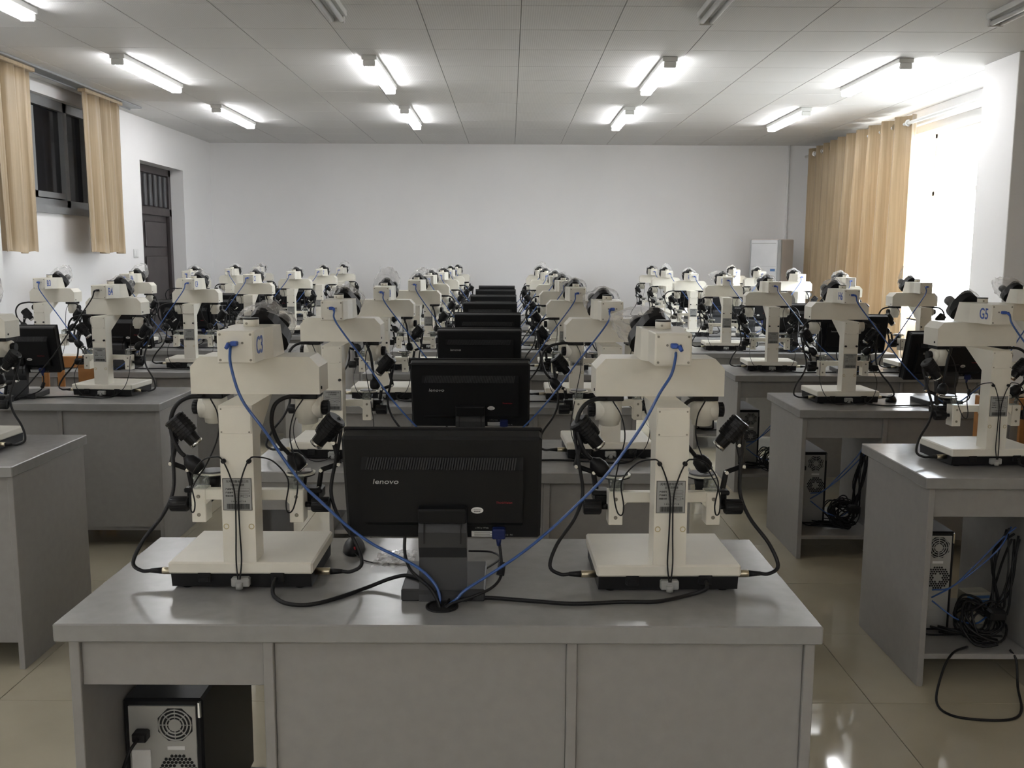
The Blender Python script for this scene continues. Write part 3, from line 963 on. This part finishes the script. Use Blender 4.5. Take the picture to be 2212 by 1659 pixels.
# stage bracket
br = MB().box(-0.130, 0.130, 0.080, 0.104, 0.191, 0.216, 0.0015)
br.box(-0.03, 0.03, 0.060, 0.084, 0.185, 0.214)
for s in (-1, 1):
    a, b = sorted((s * 0.098, s * 0.131))
    br.box(a, b, 0.076, 0.122, 0.138, 0.2165, 0.0015)
    a, b = sorted((s * 0.086, s * 0.100))
    br.prism([(a, 0.192), (b, 0.192), (b if s > 0 else a, 0.178)], 'y', 0.082, 0.102)
sp('stage_bracket', br, 'cream')
for s in (-1, 1):
    for zz in (0.200, 0.156):
        sp('screw', MB().lathe([(0, 0.0045), (0.0012, 0.0045), (0.0012, 0.0025), (0.0004, 0.0025)], (s * 0.1145, 0.0762, zz), (0, -1, 0), 10), 'screw', 'stage_bracket')
for s in (-1, 1):
    sp('acrylic_block', MB().box(s * 0.112 - 0.016, s * 0.112 + 0.016, 0.084, 0.106, 0.2168, 0.244, 0.0015), 'acrylic')
    cg = MB().box(s * 0.128 - 0.030, s * 0.128 + 0.030, 0.124, 0.205, 0.172, 0.198, 0.003).box(s * 0.145 - 0.02, s * 0.145 + 0.02, 0.124, 0.17, 0.196, 0.208, 0.003)
    cg.cyl((s * 0.105, 0.165, 0.195), (s * 0.105, 0.165, 0.232), 0.013, 0.019, 12)
    sp('stage_carriage', cg, 'black')
    sp('stage_disc', MB().lathe([(0, 0.031), (0.002, 0.0365), (0.004, 0.0365)], (s * 0.105, 0.165, 0.231), (0, 0, 1), 24), 'black')
    SP.append(('disc_rim', MB().lathe([(0, 0.0345), (0.0012, 0.037), (0.005, 0.037)], (s * 0.105, 0.165, 0.235), (0, 0, 1), 24).mesh('disc_rim', 'cream'), 'stage_disc'))
    SP.append(('disc_insert', MB().lathe([(0, 0.0305), (0.003, 0.0305), (0.0036, 0.029)], (s * 0.105, 0.165, 0.240), (0, 0, 1), 24).mesh('disc_insert', 'greydisc'), 'stage_disc'))
    kb = MB().cyl((s * 0.128, 0.100, 0.176), (s * 0.146, 0.100, 0.176), 0.0065, n=10)
    kb.lathe([(0, 0.0155), (0.002, 0.0172), (0.040, 0.0172), (0.042, 0.0155)], (s * 0.146, 0.100, 0.176), (s, 0, 0), 18)
    for k in range(18):
        a = 2 * PI * k / 18
        kb.box(0, 0, 0, 0, 0, 0) if False else kb.cyl((s * 0.149, 0.100 + 0.0170 * math.cos(a), 0.176 + 0.0170 * math.sin(a)), (s * 0.186, 0.100 + 0.0170 * math.cos(a), 0.176 + 0.0170 * math.sin(a)), 0.0012, n=4)
    sp('stage_knob', kb, 'black')
# finned spot lamps on jointed arms
for s in (-1, 1):
    d = Vector((-s * 0.62, 0.10, -0.76)).normalized()
    p = Vector((s * 0.198, 0.165, 0.372))
    prof = [(0, 0.021), (0.002, 0.024)]
    for k in range(6):
        h = 0.004 + k * 0.008
        prof += [(h, 0.0262), (h + 0.0055, 0.0262), (h + 0.006, 0.0245), (h + 0.008, 0.0245)]
    prof += [(0.053, 0.0245), (0.056, 0.0245), (0.057, 0.0175), (0.080, 0.0165)]
    sp('spot_lamp', MB().lathe(prof, p, d, 16, False), 'black')
    SP.append(('lens_ring', MB().lathe([(0, 0.0155), (0, 0.0168), (0.008, 0.0168), (0.008, 0.013)], p + d * 0.079, d, 18).mesh('lens_ring', 'chrome'), 'spot_lamp'))
    chain = [Vector((s * 0.194, 0.165, 0.335)), Vector((s * 0.190, 0.160, 0.313)), Vector((s * 0.202, 0.155, 0.262)), Vector((s * 0.160, 0.150, 0.248)), Vector((s * 0.153, 0.150, 0.205))]
    am_ = MB()
    for a, b in zip(chain[:-1], chain[1:]):
        am_.cyl(a, b, 0.0065, n=6, smooth=False)
    sp('lamp_arm', am_, 'black')
    jt = MB()
    for q in chain[1:]:
        jt.cyl(q + Vector((0, -0.011, 0)), q + Vector((0, 0.009, 0)), 0.0045, n=8)
    sp('arm_joint', jt, 'chrome', 'lamp_arm')
    # heavy lead from the base connector up to the spot lamp
    cb = MB().tube([(s * 0.220, 0.050, 0.029), (s * 0.245, 0.049, 0.029), (s * 0.268, 0.060, 0.045), (s * 0.250, 0.080, 0.092), (s * 0.207, 0.100, 0.150), (s * 0.188, 0.120, 0.205), (s * 0.196, 0.150, 0.275), (s * 0.205, 0.175, 0.345), (s * 0.200, 0.168, 0.372)], 0.0045, 8)
    sp('lamp_lead', cb, 'rubber')
    SP.append(('connector', MB().lathe([(0, 0.0085), (0.034, 0.0085), (0.036, 0.0075)], (s * 0.160, 0.050, 0.029), (s, 0, 0), 14).mesh('connector', 'brass'), 'lamp_lead'))
    SP.append(('connector_boot', MB().lathe([(0, 0.0078), (0.028, 0.0050)], (s * 0.196, 0.050, 0.029), (s, 0, 0), 12).mesh('connector_boot', 'rubber'), 'lamp_lead'))
    # thin wire from the lamp mount over the clip and down to the data plug
    w_ = [(s * 0.112, 0.185, 0.415), (s * 0.092, 0.172, 0.380), (s * 0.086, 0.150, 0.330), (s * 0.105, 0.120, 0.270), (s * 0.122, 0.060, 0.225), (s * 0.118, 0.030, 0.185), (s * 0.108, 0.020, 0.178), (s * 0.104, 0.020, 0.20),
          (s * 0.110, 0.020, 0.255), (s * 0.080, 0.008, 0.300), (s * 0.045, -0.003, 0.312), (s * 0.030, -0.007, 0.306), (s * 0.014, -0.007, 0.270), (s * 0.004, -0.007, 0.225), (s * 0.004, -0.007, 0.15), (s * 0.006, -0.008, 0.075), (s * 0.002, -0.013, 0.030)]
    WIRES.setdefault('clip', []).append(MB().tube(w_, 0.0018, 5, 5).mesh('lamp_wire', 'rubber'))
    w_ = [(s * 0.112, 0.185, 0.415), (s * 0.098, 0.172, 0.380), (s * 0.100, 0.150, 0.320), (s * 0.118, 0.110, 0.250), (s * 0.135, 0.060, 0.190), (s * 0.150, 0.010, 0.120), (s * 0.130, -0.015, 0.050), (s * 0.080, -0.030, 0.006), (s * 0.030, -0.028, 0.004), (s * 0.002, -0.013, 0.022)]
    WIRES.setdefault('hang', []).append(MB().tube(w_, 0.0018, 5, 5).mesh('lamp_wire', 'rubber'))


# gooseneck lamps in several bends
def goose(pts, tip):
    m_ = MB().tube(pts, 0.0052, 8, 6)
    a, b = Vector(pts[-1]), Vector(tip)
    d = (b - a)
    L = d.length
    h = MB().lathe([(0, 0.007), (0.10 * L, 0.010), (0.25 * L, 0.0175), (0.60 * L, 0.0205), (0.85 * L, 0.019), (L, 0.0135)], a, d, 14)
    r = MB().lathe([(0, 0.0135), (0.004, 0.0135), (0.004, 0.010)], b, d, 14)
    return m_.mesh('gooseneck', 'rubber'), h.mesh('lamp_head', 'black'), r.mesh('lamp_lens', 'chrome')


def gset(fn):
    return {s: fn(s) for s in (-1, 1)}


GO = {
    'out': gset(lambda s: goose([(s * 0.128, 0.180, 0.421), (s * 0.160, 0.172, 0.420), (s * 0.186, 0.165, 0.404), (s * 0.200, 0.160, 0.372), (s * 0.196, 0.150, 0.330), (s * 0.180, 0.148, 0.295), (s * 0.166, 0.148, 0.280)], (s * 0.130, 0.150, 0.245))),
    'in': gset(lambda s: goose([(s * 0.107, 0.180, 0.421), (s * 0.076, 0.165, 0.422), (s * 0.052, 0.150, 0.405), (s * 0.046, 0.140, 0.365), (s * 0.060, 0.140, 0.320), (s * 0.084, 0.145, 0.288)], (s * 0.115, 0.150, 0.255))),
    'down': gset(lambda s: goose([(s * 0.100, 0.180, 0.421), (s * 0.105, 0.168, 0.412), (s * 0.118, 0.160, 0.380), (s * 0.125, 0.158, 0.330), (s * 0.130, 0.155, 0.290)], (s * 0.136, 0.155, 0.248))),
    'wide': gset(lambda s: goose([(s * 0.128, 0.180, 0.421), (s * 0.170, 0.172, 0.424), (s * 0.225, 0.165, 0.410), (s * 0.250, 0.160, 0.370), (s * 0.240, 0.155, 0.320), (s * 0.215, 0.155, 0.288)], (s * 0.180, 0.155, 0.250))),
}

letter = {}


def make_scope(x, y, label, code=None, code_side=1, rz=0.0, gl='out', gr_='out', wire='hang'):
    t = thing('comparison_microscope', label, 'microscope', (x, y, DH), rz, 'white comparison microscopes')
    made = instantiate(SP, t)
    for me in WIRES[wire]:
        link('lamp_wire', me, t)
    for s, kind in ((-1, gl), (1, gr_)):
        a, b, c = GO[kind][s]
        g = link('gooseneck', a, t)
        link('lamp_head', b, g)
        link('lamp_lens', c, g)
    if code:
        key = (code, code_side)
        if key not in letter:
            me = text_mesh(code, 0.056, 'bluelab', 0.0, 0.86, 0.0007).copy()
            me.transform(Matrix.Translation((code_side * 0.0418, 0.070, 0.556)) @ Matrix.Rotation(code_side * PI / 2, 4, 'Z'))
            letter[key] = me
        link('seat_number', letter[key], made['camera_box'])
    return t


# plastic bags over the eyepieces
def bag_mesh(seed, drift, length=0.105, tip=0.03, flare=1.0):
    rnd = random.Random(seed)
    n, m_ = 26, 10
    v, f = [], []
    ph = [rnd.uniform(0, 6.28) for _ in range(6)]
    for j in range(m_ + 1):
        s = j / m_
        prof = (1.0 + 0.08 * math.sin(PI * min(1, s * 1.25))) * (1 - s ** 3) + tip / 0.066 * s ** 3
        rx, rz_ = 0.0680 * prof * flare, 0.0560 * prof
        for i in range(n):
            a = 2 * PI * i / n
            k = 1 + 0.05 * math.sin(3 * a + ph[0] + 2 * s) + (0.015 + 0.04 * s) * math.sin(5 * a + ph[1] + 3 * s)
            p = Vector((rx * k * math.cos(a), 0.004 + (length - 0.004) * s + 0.008 * s * math.sin(5 * a + ph[3]), 0.004 + rz_ * k * math.sin(a)))
            w = s ** 1.7
            p += Vector(drift) * w
            if j == 0:
                p.z += -0.004 * math.cos(2 * a)
            else:
                jt_ = 0.0016 + 0.0045 * s
                p += Vector((rnd.uniform(-jt_, jt_), rnd.uniform(-jt_, jt_), rnd.uniform(-jt_, jt_)))
            v.append(eM @ p)
    for j in range(m_):
        for i in range(n):
            i2 = (i + 1) % n
            f.append((j * n + i, j * n + i2, (j + 1) * n + i2, (j + 1) * n + i))
    f.append(tuple(m_ * n + i for i in range(n)))
    return MB().add(v, f, False).mesh('bag_film', 'bag')


BAGS = [bag_mesh(1, (0.006, 0, 0.008), 0.085), bag_mesh(2, (-0.085, -0.012, 0.0), 0.09, 0.016, 1.05), bag_mesh(3, (0.03, 0, 0.045), 0.11, 0.02), bag_mesh(4, (-0.02, -0.01, 0.10), 0.10, 0.012),
        bag_mesh(5, (-0.015, 0, -0.005), 0.080), bag_mesh(6, (0.0, 0.0, 0.05), 0.10, 0.045), bag_mesh(7, (-0.07, 0.0, 0.02), 0.10, 0.018)]


def make_bag(x, y, rz, label, kind):
    t = thing('plastic_bag', label, 'plastic bag', (x, y, DH), rz, 'clear bags over the eyepieces')
    link('bag_film', BAGS[kind], t)


# blue cable from the camera plug to the desk grommet (given in the microscope's frame)
def make_usb(x, y, rz, hole, label, side, pts=None, black=False):
    rot = Matrix.Translation((x, y, DH)) @ Matrix.Rotation(rz, 4, 'Z')
    t = thing('camera_cable', label, 'cable', (x, y, DH), rz, 'camera cables')
    inv = rot.inverted()
    plug = MB().box(-0.0075, 0.0075, 0.004, 0.0215, 0.560, 0.571, 0.002)
    plug.cyl((side * 0.010, 0.006, 0.565), (side * 0.014, -0.002, 0.556), 0.0055, 0.004)
    m_ = 'rubber' if black else 'blue'
    obj('cable_plug', plug, 'rubber' if black else 'bluelab', t)
    if pts is None:
        h = inv @ Vector(hole)
        A = Vector((side * 0.013, -0.001, 0.558))
        P = [A, A + Vector((side * 0.012, -0.016, -0.045))]
        for k in (0.25, 0.45, 0.65, 0.82, 0.93):
            q = A.lerp(h, k)
            sag = -0.075 * math.sin(PI * k)
            q.z = max(q.z + sag, 0.006 if k > 0.9 else 0.012)
            q.y = -0.018 + (h.y + 0.018) * min(1.0, k * 1.6)
            P.append(q)
        P.append(h + Vector((0, 0, -0.001)))
    else:
        P = [inv @ Vector(p) for p in pts]
    obj('cable_cord', MB().tube(P, 0.0034, 7, 6), m_, t)
    return t


def lead(label, pts, r=0.0042, name='power_cable', material='rubber', group=None):
    o = obj(name, MB().tube(pts, r, 7, 6), material)
    tag(o, label, 'cable', group)
    return o


# ------------------------------------------------------------------ lay the room out
XC = {'centre': -0.145, 'left': -2.588, 'right': 2.256}
ROWS = {'centre': [1.886, 3.28, 4.74, 6.05, 7.47, 8.80, 10.17, 11.36],
        'left': [None, 3.34, 4.79, 6.10, 7.50, 8.85, 10.20, 11.38],
        'right': [None, 3.226, 4.68, 6.05, 7.45, 8.80, 10.17, 11.36]}
codes = {('centre', 0, 'L'): ('C3', 1), ('left', 2, 'R'): ('B4', 1), ('left', 3, 'L'): ('B3', 1), ('left', 4, 'L'): ('B6', 1), ('left', 3, 'R'): ('C4', 1), ('left', 4, 'R'): ('C5', 1), ('left', 5, 'L'): ('C2', 1),
         ('left', 7, 'L'): ('C8', 1), ('left', 6, 'R'): ('C7', 1), ('right', 1, 'L'): ('G5', -1), ('right', 2, 'L'): ('H6', -1), ('right', 4, 'L'): ('H5', -1), ('right', 5, 'L'): ('F6', -1), ('centre', 2, 'L'): ('D4', 1)}
xpos = {('centre', 0, 'L'): -0.612, ('centre', 0, 'R'): 0.366, ('centre', 1, 'L'): -0.655, ('centre', 1, 'R'): 0.382, ('centre', 2, 'L'): -0.672, ('centre', 2, 'R'): 0.355,
        ('left', 1, 'R'): -2.14, ('left', 2, 'R'): -2.178, ('left', 3, 'L'): -3.13, ('left', 3, 'R'): -2.13, ('left', 4, 'L'): -3.12, ('left', 4, 'R'): -2.12, ('left', 5, 'R'): -2.08,
        ('right', 1, 'L'): 1.785, ('right', 2, 'L'): 1.768}
yoff = {('centre', 0, 'L'): 0.204, ('centre', 0, 'R'): 0.196, ('left', 1, 'R'): 0.215, ('left', 2, 'R'): 0.235, ('right', 1, 'L'): 0.185}
rots = {('left', 2, 'R'): -0.07, ('left', 3, 'L'): -0.05, ('centre', 0, 'L'): 0.0, ('centre', 0, 'R'): 0.02, ('right', 1, 'L'): 0.06}
skip = set()
bagk = {('centre', 0, 'L'): 0, ('centre', 0, 'R'): 1, ('centre', 1, 'L'): 0, ('centre', 1, 'R'): 4, ('centre', 2, 'L'): 5, ('centre', 2, 'R'): 4, ('right', 3, 'R'): 3, ('right', 2, 'R'): 6, ('right', 1, 'L'): 6,
        ('right', 4, 'L'): 1, ('left', 4, 'L'): 2}
goose_k = {('centre', 0, 'L'): ('out', 'in'), ('centre', 1, 'L'): ('out', 'down'), ('centre', 1, 'R'): ('wide', 'out'), ('centre', 2, 'L'): ('out', 'down'), ('right', 1, 'L'): ('down', 'out'), ('left', 3, 'R'): ('wide', 'in')}
no_mon = set()
rnd = random.Random(11)
for col in ('centre', 'left', 'right'):
    rank = 0
    for r, y0 in enumerate(ROWS[col]):
        if y0 is None:
            continue
        o = ORD[rank]
        rank += 1
        xc = XC[col]
        place = f'{o} {col}-column desk'
        make_desk(xc, y0, f'grey laminate lab desk, {"nearest" if rank == 1 else o + " from the camera"}, in the {col} column')
        if (col, r) not in no_mon:
            mx = xc + (0.0 if (col, r) == ('centre', 0) else rnd.uniform(-0.012, 0.012))
            mrz = 0.0 if col == 'centre' else rnd.uniform(-0.10, 0.10)
            make_monitor(mx, y0 + 0.136, f'black computer monitor seen from behind on the {place}', mrz)
        if col == 'centre' and r == 0 or col == 'right':
            make_tower(xc - 0.66, y0 + 0.20 + (0.04 if col == 'right' else 0), f'black computer tower with grey rear plate under the {place}')
        hole = (xc, y0 + 0.105, DH)
        for sd, s in (('L', -1), ('R', 1)):
            key = (col, r, sd)
            if key in skip:
                continue
            side = 'left' if s < 0 else 'right'
            x = xpos.get(key, xc + (-0.50 if s < 0 else 0.50) + rnd.uniform(-0.02, 0.02))
            y = y0 + yoff.get(key, 0.205 + rnd.uniform(-0.01, 0.02))
            rz = rots.get(key, rnd.uniform(-0.045, 0.045))
            code = codes.get(key)
            if code and code[0] in ('C3', 'B4', 'B3', 'H6', 'G5'):
                lab = f'white comparison microscope marked {code[0]} on the {place}'
                ref = f'the microscope marked {code[0]}'
            else:
                lab = f'white comparison microscope at the {side} end of the {place}'
                ref = f'the {side} microscope on the {place}'
            gk = goose_k.get(key, rnd.choice([('out', 'out'), ('out', 'down'), ('out', 'out'), ('wide', 'out'), ('out', 'in')]))
            make_scope(x, y, lab, code[0] if code else None, code[1] if code else 1, rz, gk[0], gk[1], 'clip' if key in (('centre', 0, 'L'), ('centre', 0, 'R'), ('right', 1, 'L')) else 'hang')
            make_bag(x, y, rz, f'clear plastic bag over the eyepieces of {ref}', bagk.get(key, rnd.choice([0, 4, 4, 0, 2])))
            if not (col == 'centre' and r == 0):
                bk = key == ('left', 2, 'R')
                make_usb(x, y, rz, hole, f'{"black" if bk else "thin blue"} camera cable hanging from {ref}', -s, None, bk)
                if r <= 5:
                    sx = x + 0.085
                    sgn = 1 if hole[0] > sx else -1
                    pts = [(sx, y - 0.002, DH + 0.03), (sx, y - 0.03, DH + 0.012), (sx + sgn * 0.06, y - 0.06 - rnd.uniform(0, 0.03), DH + 0.005), (sx + (hole[0] - sx) * 0.45, y - 0.05 + rnd.uniform(-0.03, 0.03), DH + 0.0045),
                           (sx + (hole[0] - sx) * 0.75, y - 0.055, DH + 0.0045), (hole[0] - sgn * 0.03, hole[1] + 0.006, DH + 0.012), (hole[0] - sgn * 0.008, hole[1], DH - 0.001)]
                    lead(f'black mains cable lying on the desk behind {ref}', pts, 0.0038, group='mains cables on the desks')

# ------------------------------------------------------------------ front desk: cables, mouse, film, slip
F0 = 2.03
usbL = [(-0.6215, 2.1120, 1.3367), (-0.6205, 2.1000, 1.3244), (-0.6152, 2.0850, 1.2910), (-0.5913, 2.0750, 1.2202), (-0.5435, 2.0720, 1.1523), (-0.5027, 2.0700, 1.0901), (-0.4589, 2.0650, 1.0304), (-0.4115, 2.0600, 0.9854), (-0.3550, 2.0500, 0.9364), (-0.2985, 2.0400, 0.8994), (-0.2406, 2.0250, 0.8758), (-0.1959, 2.0150, 0.8539), (-0.1626, 2.0050, 0.8238), (-0.1501, 1.9980, 0.7968), (-0.152, 1.991, DH - 0.001)]
make_usb(-0.612, 2.09, 0.0, None, 'bright blue camera cable curving from the microscope marked C3 to the desk hole', -1, usbL)
usbR = [(0.3712, 2.1050, 1.3244), (0.3679, 2.0900, 1.3125), (0.3579, 2.0800, 1.2776), (0.3318, 2.0700, 1.2376), (0.2971, 2.0660, 1.1708), (0.2520, 2.0620, 1.1036), (0.2067, 2.0600, 1.0440), (0.1505, 2.0550, 0.9870), (0.0889, 2.0450, 0.9303), (0.0222, 2.0300, 0.8795), (-0.0490, 2.0120, 0.8366), (-0.0944, 2.0000, 0.8100), (-0.1145, 1.9960, 0.7903), (-0.138, 1.991, DH - 0.001)]
make_usb(0.366, 2.082, 0.02, None, 'bright blue camera cable curving from the right microscope on the front centre-column desk', 1, usbR)


lead('thick black mains cable from the microscope marked C3 across the front desk', [(-0.531, 2.086, DH + 0.030), (-0.531, 2.062, DH + 0.022), (-0.5247, 2.0433, 0.7795), (-0.4872, 1.9982, 0.7795), (-0.4379, 1.9904, 0.7795), (-0.3886, 2.0246, 0.7795), (-0.3267, 2.0921, 0.7810), (-0.2744, 2.1155, 0.7950), (-0.2329, 2.1096, 0.8050), (-0.1867, 2.0695, 0.8050), (-0.1538, 2.0204, 0.7970), (-0.152, 1.995, DH + 0.008), (-0.150, 1.991, DH - 0.001)], 0.0046)
lead('thick black mains cable lying from the right front microscope to the desk hole', [(0.451, 2.080, DH + 0.030), (0.445, 2.055, DH + 0.020), (0.4081, 2.0595, 0.7795), (0.3305, 2.0183, 0.7795), (0.2480, 2.0145, 0.7795), (0.1447, 2.0022, 0.7795), (0.0534, 2.0181, 0.7795), (-0.0434, 2.0371, 0.7795), (-0.0903, 2.0214, 0.7830), (-0.1145, 1.9961, 0.7850), (-0.138, 1.991, DH - 0.001)], 0.0046)
lead('thin black cable looping beside the front monitor stand to the desk hole', [(-0.1024, 2.3504, 0.7870), (-0.0456, 2.3559, 0.7830), (-0.0213, 2.3014, 0.7850), (-0.0432, 2.2344, 0.7870), (-0.0953, 2.1347, 0.7890), (-0.1183, 2.0629, 0.7870), (-0.142, 1.990, DH - 0.001)], 0.0026)
ms = thing('computer_mouse', 'black computer mouse with red mark on the front desk beside microscope C3', 'mouse', (-0.3981, 2.3557, 0.7750), 0.1)
mb_ = MB().sphere((0, 0.03, 0.002), 0.03, 16, 10, (0.95, 1.75, 1.15))
mb_.v = [(x, y, max(z, 0.0)) for (x, y, z) in mb_.v]
obj('mouse_shell', mb_, 'black', ms)
obj('scroll_wheel', MB().cyl((-0.003, 0.05, 0.031), (0.003, 0.05, 0.031), 0.006, n=10), 'rubber', ms)
obj('red_mark', MB().box(0.002, 0.007, -0.0150, -0.0125, 0.0150, 0.0245, 0.001), 'red', ms)
obj('mouse_cord', MB().tube([(0.005, -0.018, 0.008), (0.03, -0.06, 0.003), (0.07, -0.085, 0.002), (0.12, -0.092, 0.002), (0.17, -0.10, 0.004), (0.20, -0.13, 0.01)], 0.0018, 5), 'rubber', ms)
# crinkled clear film sheet lying on the desk
fl = thing('plastic_film', 'crinkled shiny clear plastic film lying on the front desk left of the monitor stand', 'plastic film', (-0.2849, 2.2998, 0.7760))
rn = random.Random(5)
n = 12
v, f = [], []
hgt = [[0.002 + 0.006 * rn.random() ** 2 + 0.004 * abs(math.sin(i * 1.3 + j * 0.9)) for i in range(n + 1)] for j in range(n + 1)]
for j in range(n + 1):
    for i in range(n + 1):
        v.append((-0.052 + 0.100 * i / n + 0.006 * j / n, -0.065 + 0.135 * j / n, hgt[j][i]))
for j in range(n):
    for i in range(n):
        a = j * (n + 1) + i
        f.append((a, a + 1, a + n + 2, a + n + 1))
obj('film_sheet', MB().add(v, f, False), 'film', fl)
sl_ = thing('paper_slip', 'white paper slip with red print on the right stage of microscope C3', 'paper', (-0.507, 2.255, DH + 0.2437), 0.25)
obj('slip_sheet', MB().box(-0.030, 0.026, -0.018, 0.018, 0, 0.0008), 'paper', sl_)
sp_ = MB()
for k in range(7):
    sp_.box(-0.016 + k * 0.004, -0.0132 + k * 0.004, -0.008, -0.003, 0.0008, 0.0011)
obj('slip_print', sp_, 'red', sl_)
m2 = thing('computer_mouse', 'black mouse on the second right-column desk beside the microscope marked H6', 'mouse', (2.02, 4.96, DH), -0.4)
obj('mouse_shell', mb_, 'black', m2)
obj('scroll_wheel', MB().cyl((-0.003, 0.05, 0.031), (0.003, 0.05, 0.031), 0.006, n=10), 'rubber', m2)


# ------------------------------------------------------------------ cables under the desks
def bundle(x0, y0, seed, label, nblue=2, nblack=9, floor_loop=False):
    rr = random.Random(seed)
    t = thing('cable_tangle', label, 'cables', (x0, y0, 0.12), 0, 'cable tangles under the desks')
    top = Vector((0.296, 0.14, 0.44))
    for k in range(nblue):
        P = [top + Vector((rr.uniform(-0.02, 0.015), rr.uniform(-0.01, 0.01), 0.0)), Vector((0.25, 0.15, 0.36 + 0.03 * k)), Vector((0.17, 0.16, 0.27 + 0.02 * k)), Vector((0.09, 0.17, 0.20)), Vector((0.03, 0.195, 0.15 + 0.03 * k))]
        obj('blue_cord', MB().tube(P, 0.0032, 6, 6), 'blue', t)
    P = [Vector((0.03, 0.19, 0.14)), Vector((0.10, 0.14, 0.09)), Vector((0.17, 0.13, 0.075)), Vector((0.23, 0.15, 0.10)), Vector((0.28, 0.17, 0.09))]
    obj('blue_cord', MB().tube(P, 0.0032, 6, 6), 'blue', t)
    for k in range(nblack):
        a = top + Vector((rr.uniform(-0.03, 0.015), rr.uniform(-0.02, 0.02), rr.uniform(-0.05, 0.0)))
        mid = Vector((rr.uniform(0.17, 0.21), rr.uniform(0.10, 0.20), 0.05))
        P = [a, Vector((rr.uniform(0.24, 0.29), rr.uniform(0.09, 0.2), rr.uniform(0.20, 0.34)))]
        turns = rr.choice((1, 2, 2, 3))
        R = rr.uniform(0.04, 0.085)
        for q in range(turns * 6):
            an = q * PI / 3 + rr.uniform(-0.2, 0.2)
            P.append(mid + Vector((R * math.cos(an), 0.6 * R * math.sin(an), 0.05 * (1 - q / (turns * 6)) + rr.uniform(-0.015, 0.03) + 0.04 * math.sin(an))))
        P.append(Vector((rr.uniform(0.02, 0.10), 0.18, rr.uniform(0.012, 0.05))))
        for p in P:
            p.z = max(p.z, 0.008)
        obj('black_cord', MB().tube(P, rr.choice((0.003, 0.0036, 0.0045)), 6, 4), 'rubber', t)
    obj('plug_block', MB().box(0.20, 0.26, 0.08, 0.13, 0.10, 0.14, 0.008), 'rubber', t)
    if floor_loop:
        P = [Vector((0.12, 0.08, 0.006)), Vector((0.04, 0.02, 0.008)), Vector((-0.03, -0.06, -0.02)), Vector((-0.075, -0.12, -0.105)), Vector((-0.065, -0.20, -0.115)), Vector((0.02, -0.235, -0.115)), Vector((0.13, -0.23, -0.115)), Vector((0.20, -0.16, -0.115)), Vector((0.26, -0.02, -0.10)), Vector((0.27, 0.02, -0.02)), Vector((0.26, 0.05, 0.008))]
        obj('floor_loop', MB().tube(P, 0.0045, 7, 7), 'rubber', t)
    return t


bundle(1.56, 3.226, 21, 'tangle of black and blue cables spilling onto the floor under the nearest right-column desk', 2, 8, True)
bundle(1.56, 4.68, 22, 'tangle of black and blue cables under the second right-column desk', 2, 10)
bundle(1.56, 6.05, 23, 'tangle of black and blue cables under the third right-column desk', 2, 8)
bt = thing('cable_tangle', 'few blue and black cables hanging under the front centre-column desk', 'cables', (-0.60, 1.886, 0.12), 0, 'cable tangles under the desks')
for k in range(5):
    P = [Vector((0.215, 0.22 + 0.01 * k, 0.37 - 0.015 * k)), Vector((0.17, 0.20, 0.34 - 0.03 * k)), Vector((0.13 - 0.008 * k, 0.18, 0.26 - 0.03 * k)), Vector((0.09 - 0.01 * k, 0.17, 0.12)), Vector((0.05, 0.16, 0.01))]
    obj('blue_cord' if k in (1, 3) else 'black_cord', MB().tube(P, 0.0036, 6, 6), 'blue' if k in (1, 3) else 'rubber', bt)
bx = thing('small_carton', 'small pale box with blue stripes behind the cables of the nearest right-column desk', 'box', (1.82, 3.56, 0.12), 0.1)
obj('carton_body', MB().box(-0.05, 0.05, -0.03, 0.03, 0, 0.13, 0.002), 'cone', bx)
for k in range(3):
    obj('stripe', MB().box(-0.046, 0.046, -0.0308, -0.0295, 0.07 + k * 0.018, 0.082 + k * 0.018), 'sticker', bx)


# ------------------------------------------------------------------ wooden chairs
def chair(x, y, rz, label):
    t = thing('wooden_chair', label, 'chair', (x, y, 0), rz, 'orange wooden chairs')
    obj('seat', MB().box(-0.19, 0.19, -0.18, 0.19, 0.42, 0.45, 0.006), 'wood', t)
    for s in (-1, 1):
        obj('leg', MB().box(s * 0.17 - 0.018, s * 0.17 + 0.018, -0.17, -0.134, 0, 0.42, 0.003), 'wood', t)
        obj('leg', MB().box(s * 0.17 - 0.018, s * 0.17 + 0.018, 0.15, 0.186, 0, 0.925, 0.003), 'wood', t)
    obj('top_rail', MB().box(-0.155, 0.155, 0.158, 0.178, 0.84, 0.91, 0.003), 'wood', t)
    obj('back_slat', MB().box(-0.10, -0.06, 0.160, 0.176, 0.45, 0.84, 0.002), 'wood', t)
    obj('back_slat', MB().box(0.02, 0.11, 0.160, 0.176, 0.45, 0.84, 0.002), 'wood', t)
    for s in (-1, 1):
        obj('stretcher', MB().box(s * 0.17 - 0.01, s * 0.17 + 0.01, -0.14, 0.16, 0.18, 0.21, 0.002), 'wood', t)


chair(-2.64, 5.62, 0.15, 'orange wooden chair behind the second left-column desk')
chair(2.30, 4.05, 0.1, 'orange wooden chair behind the nearest right-column desk')
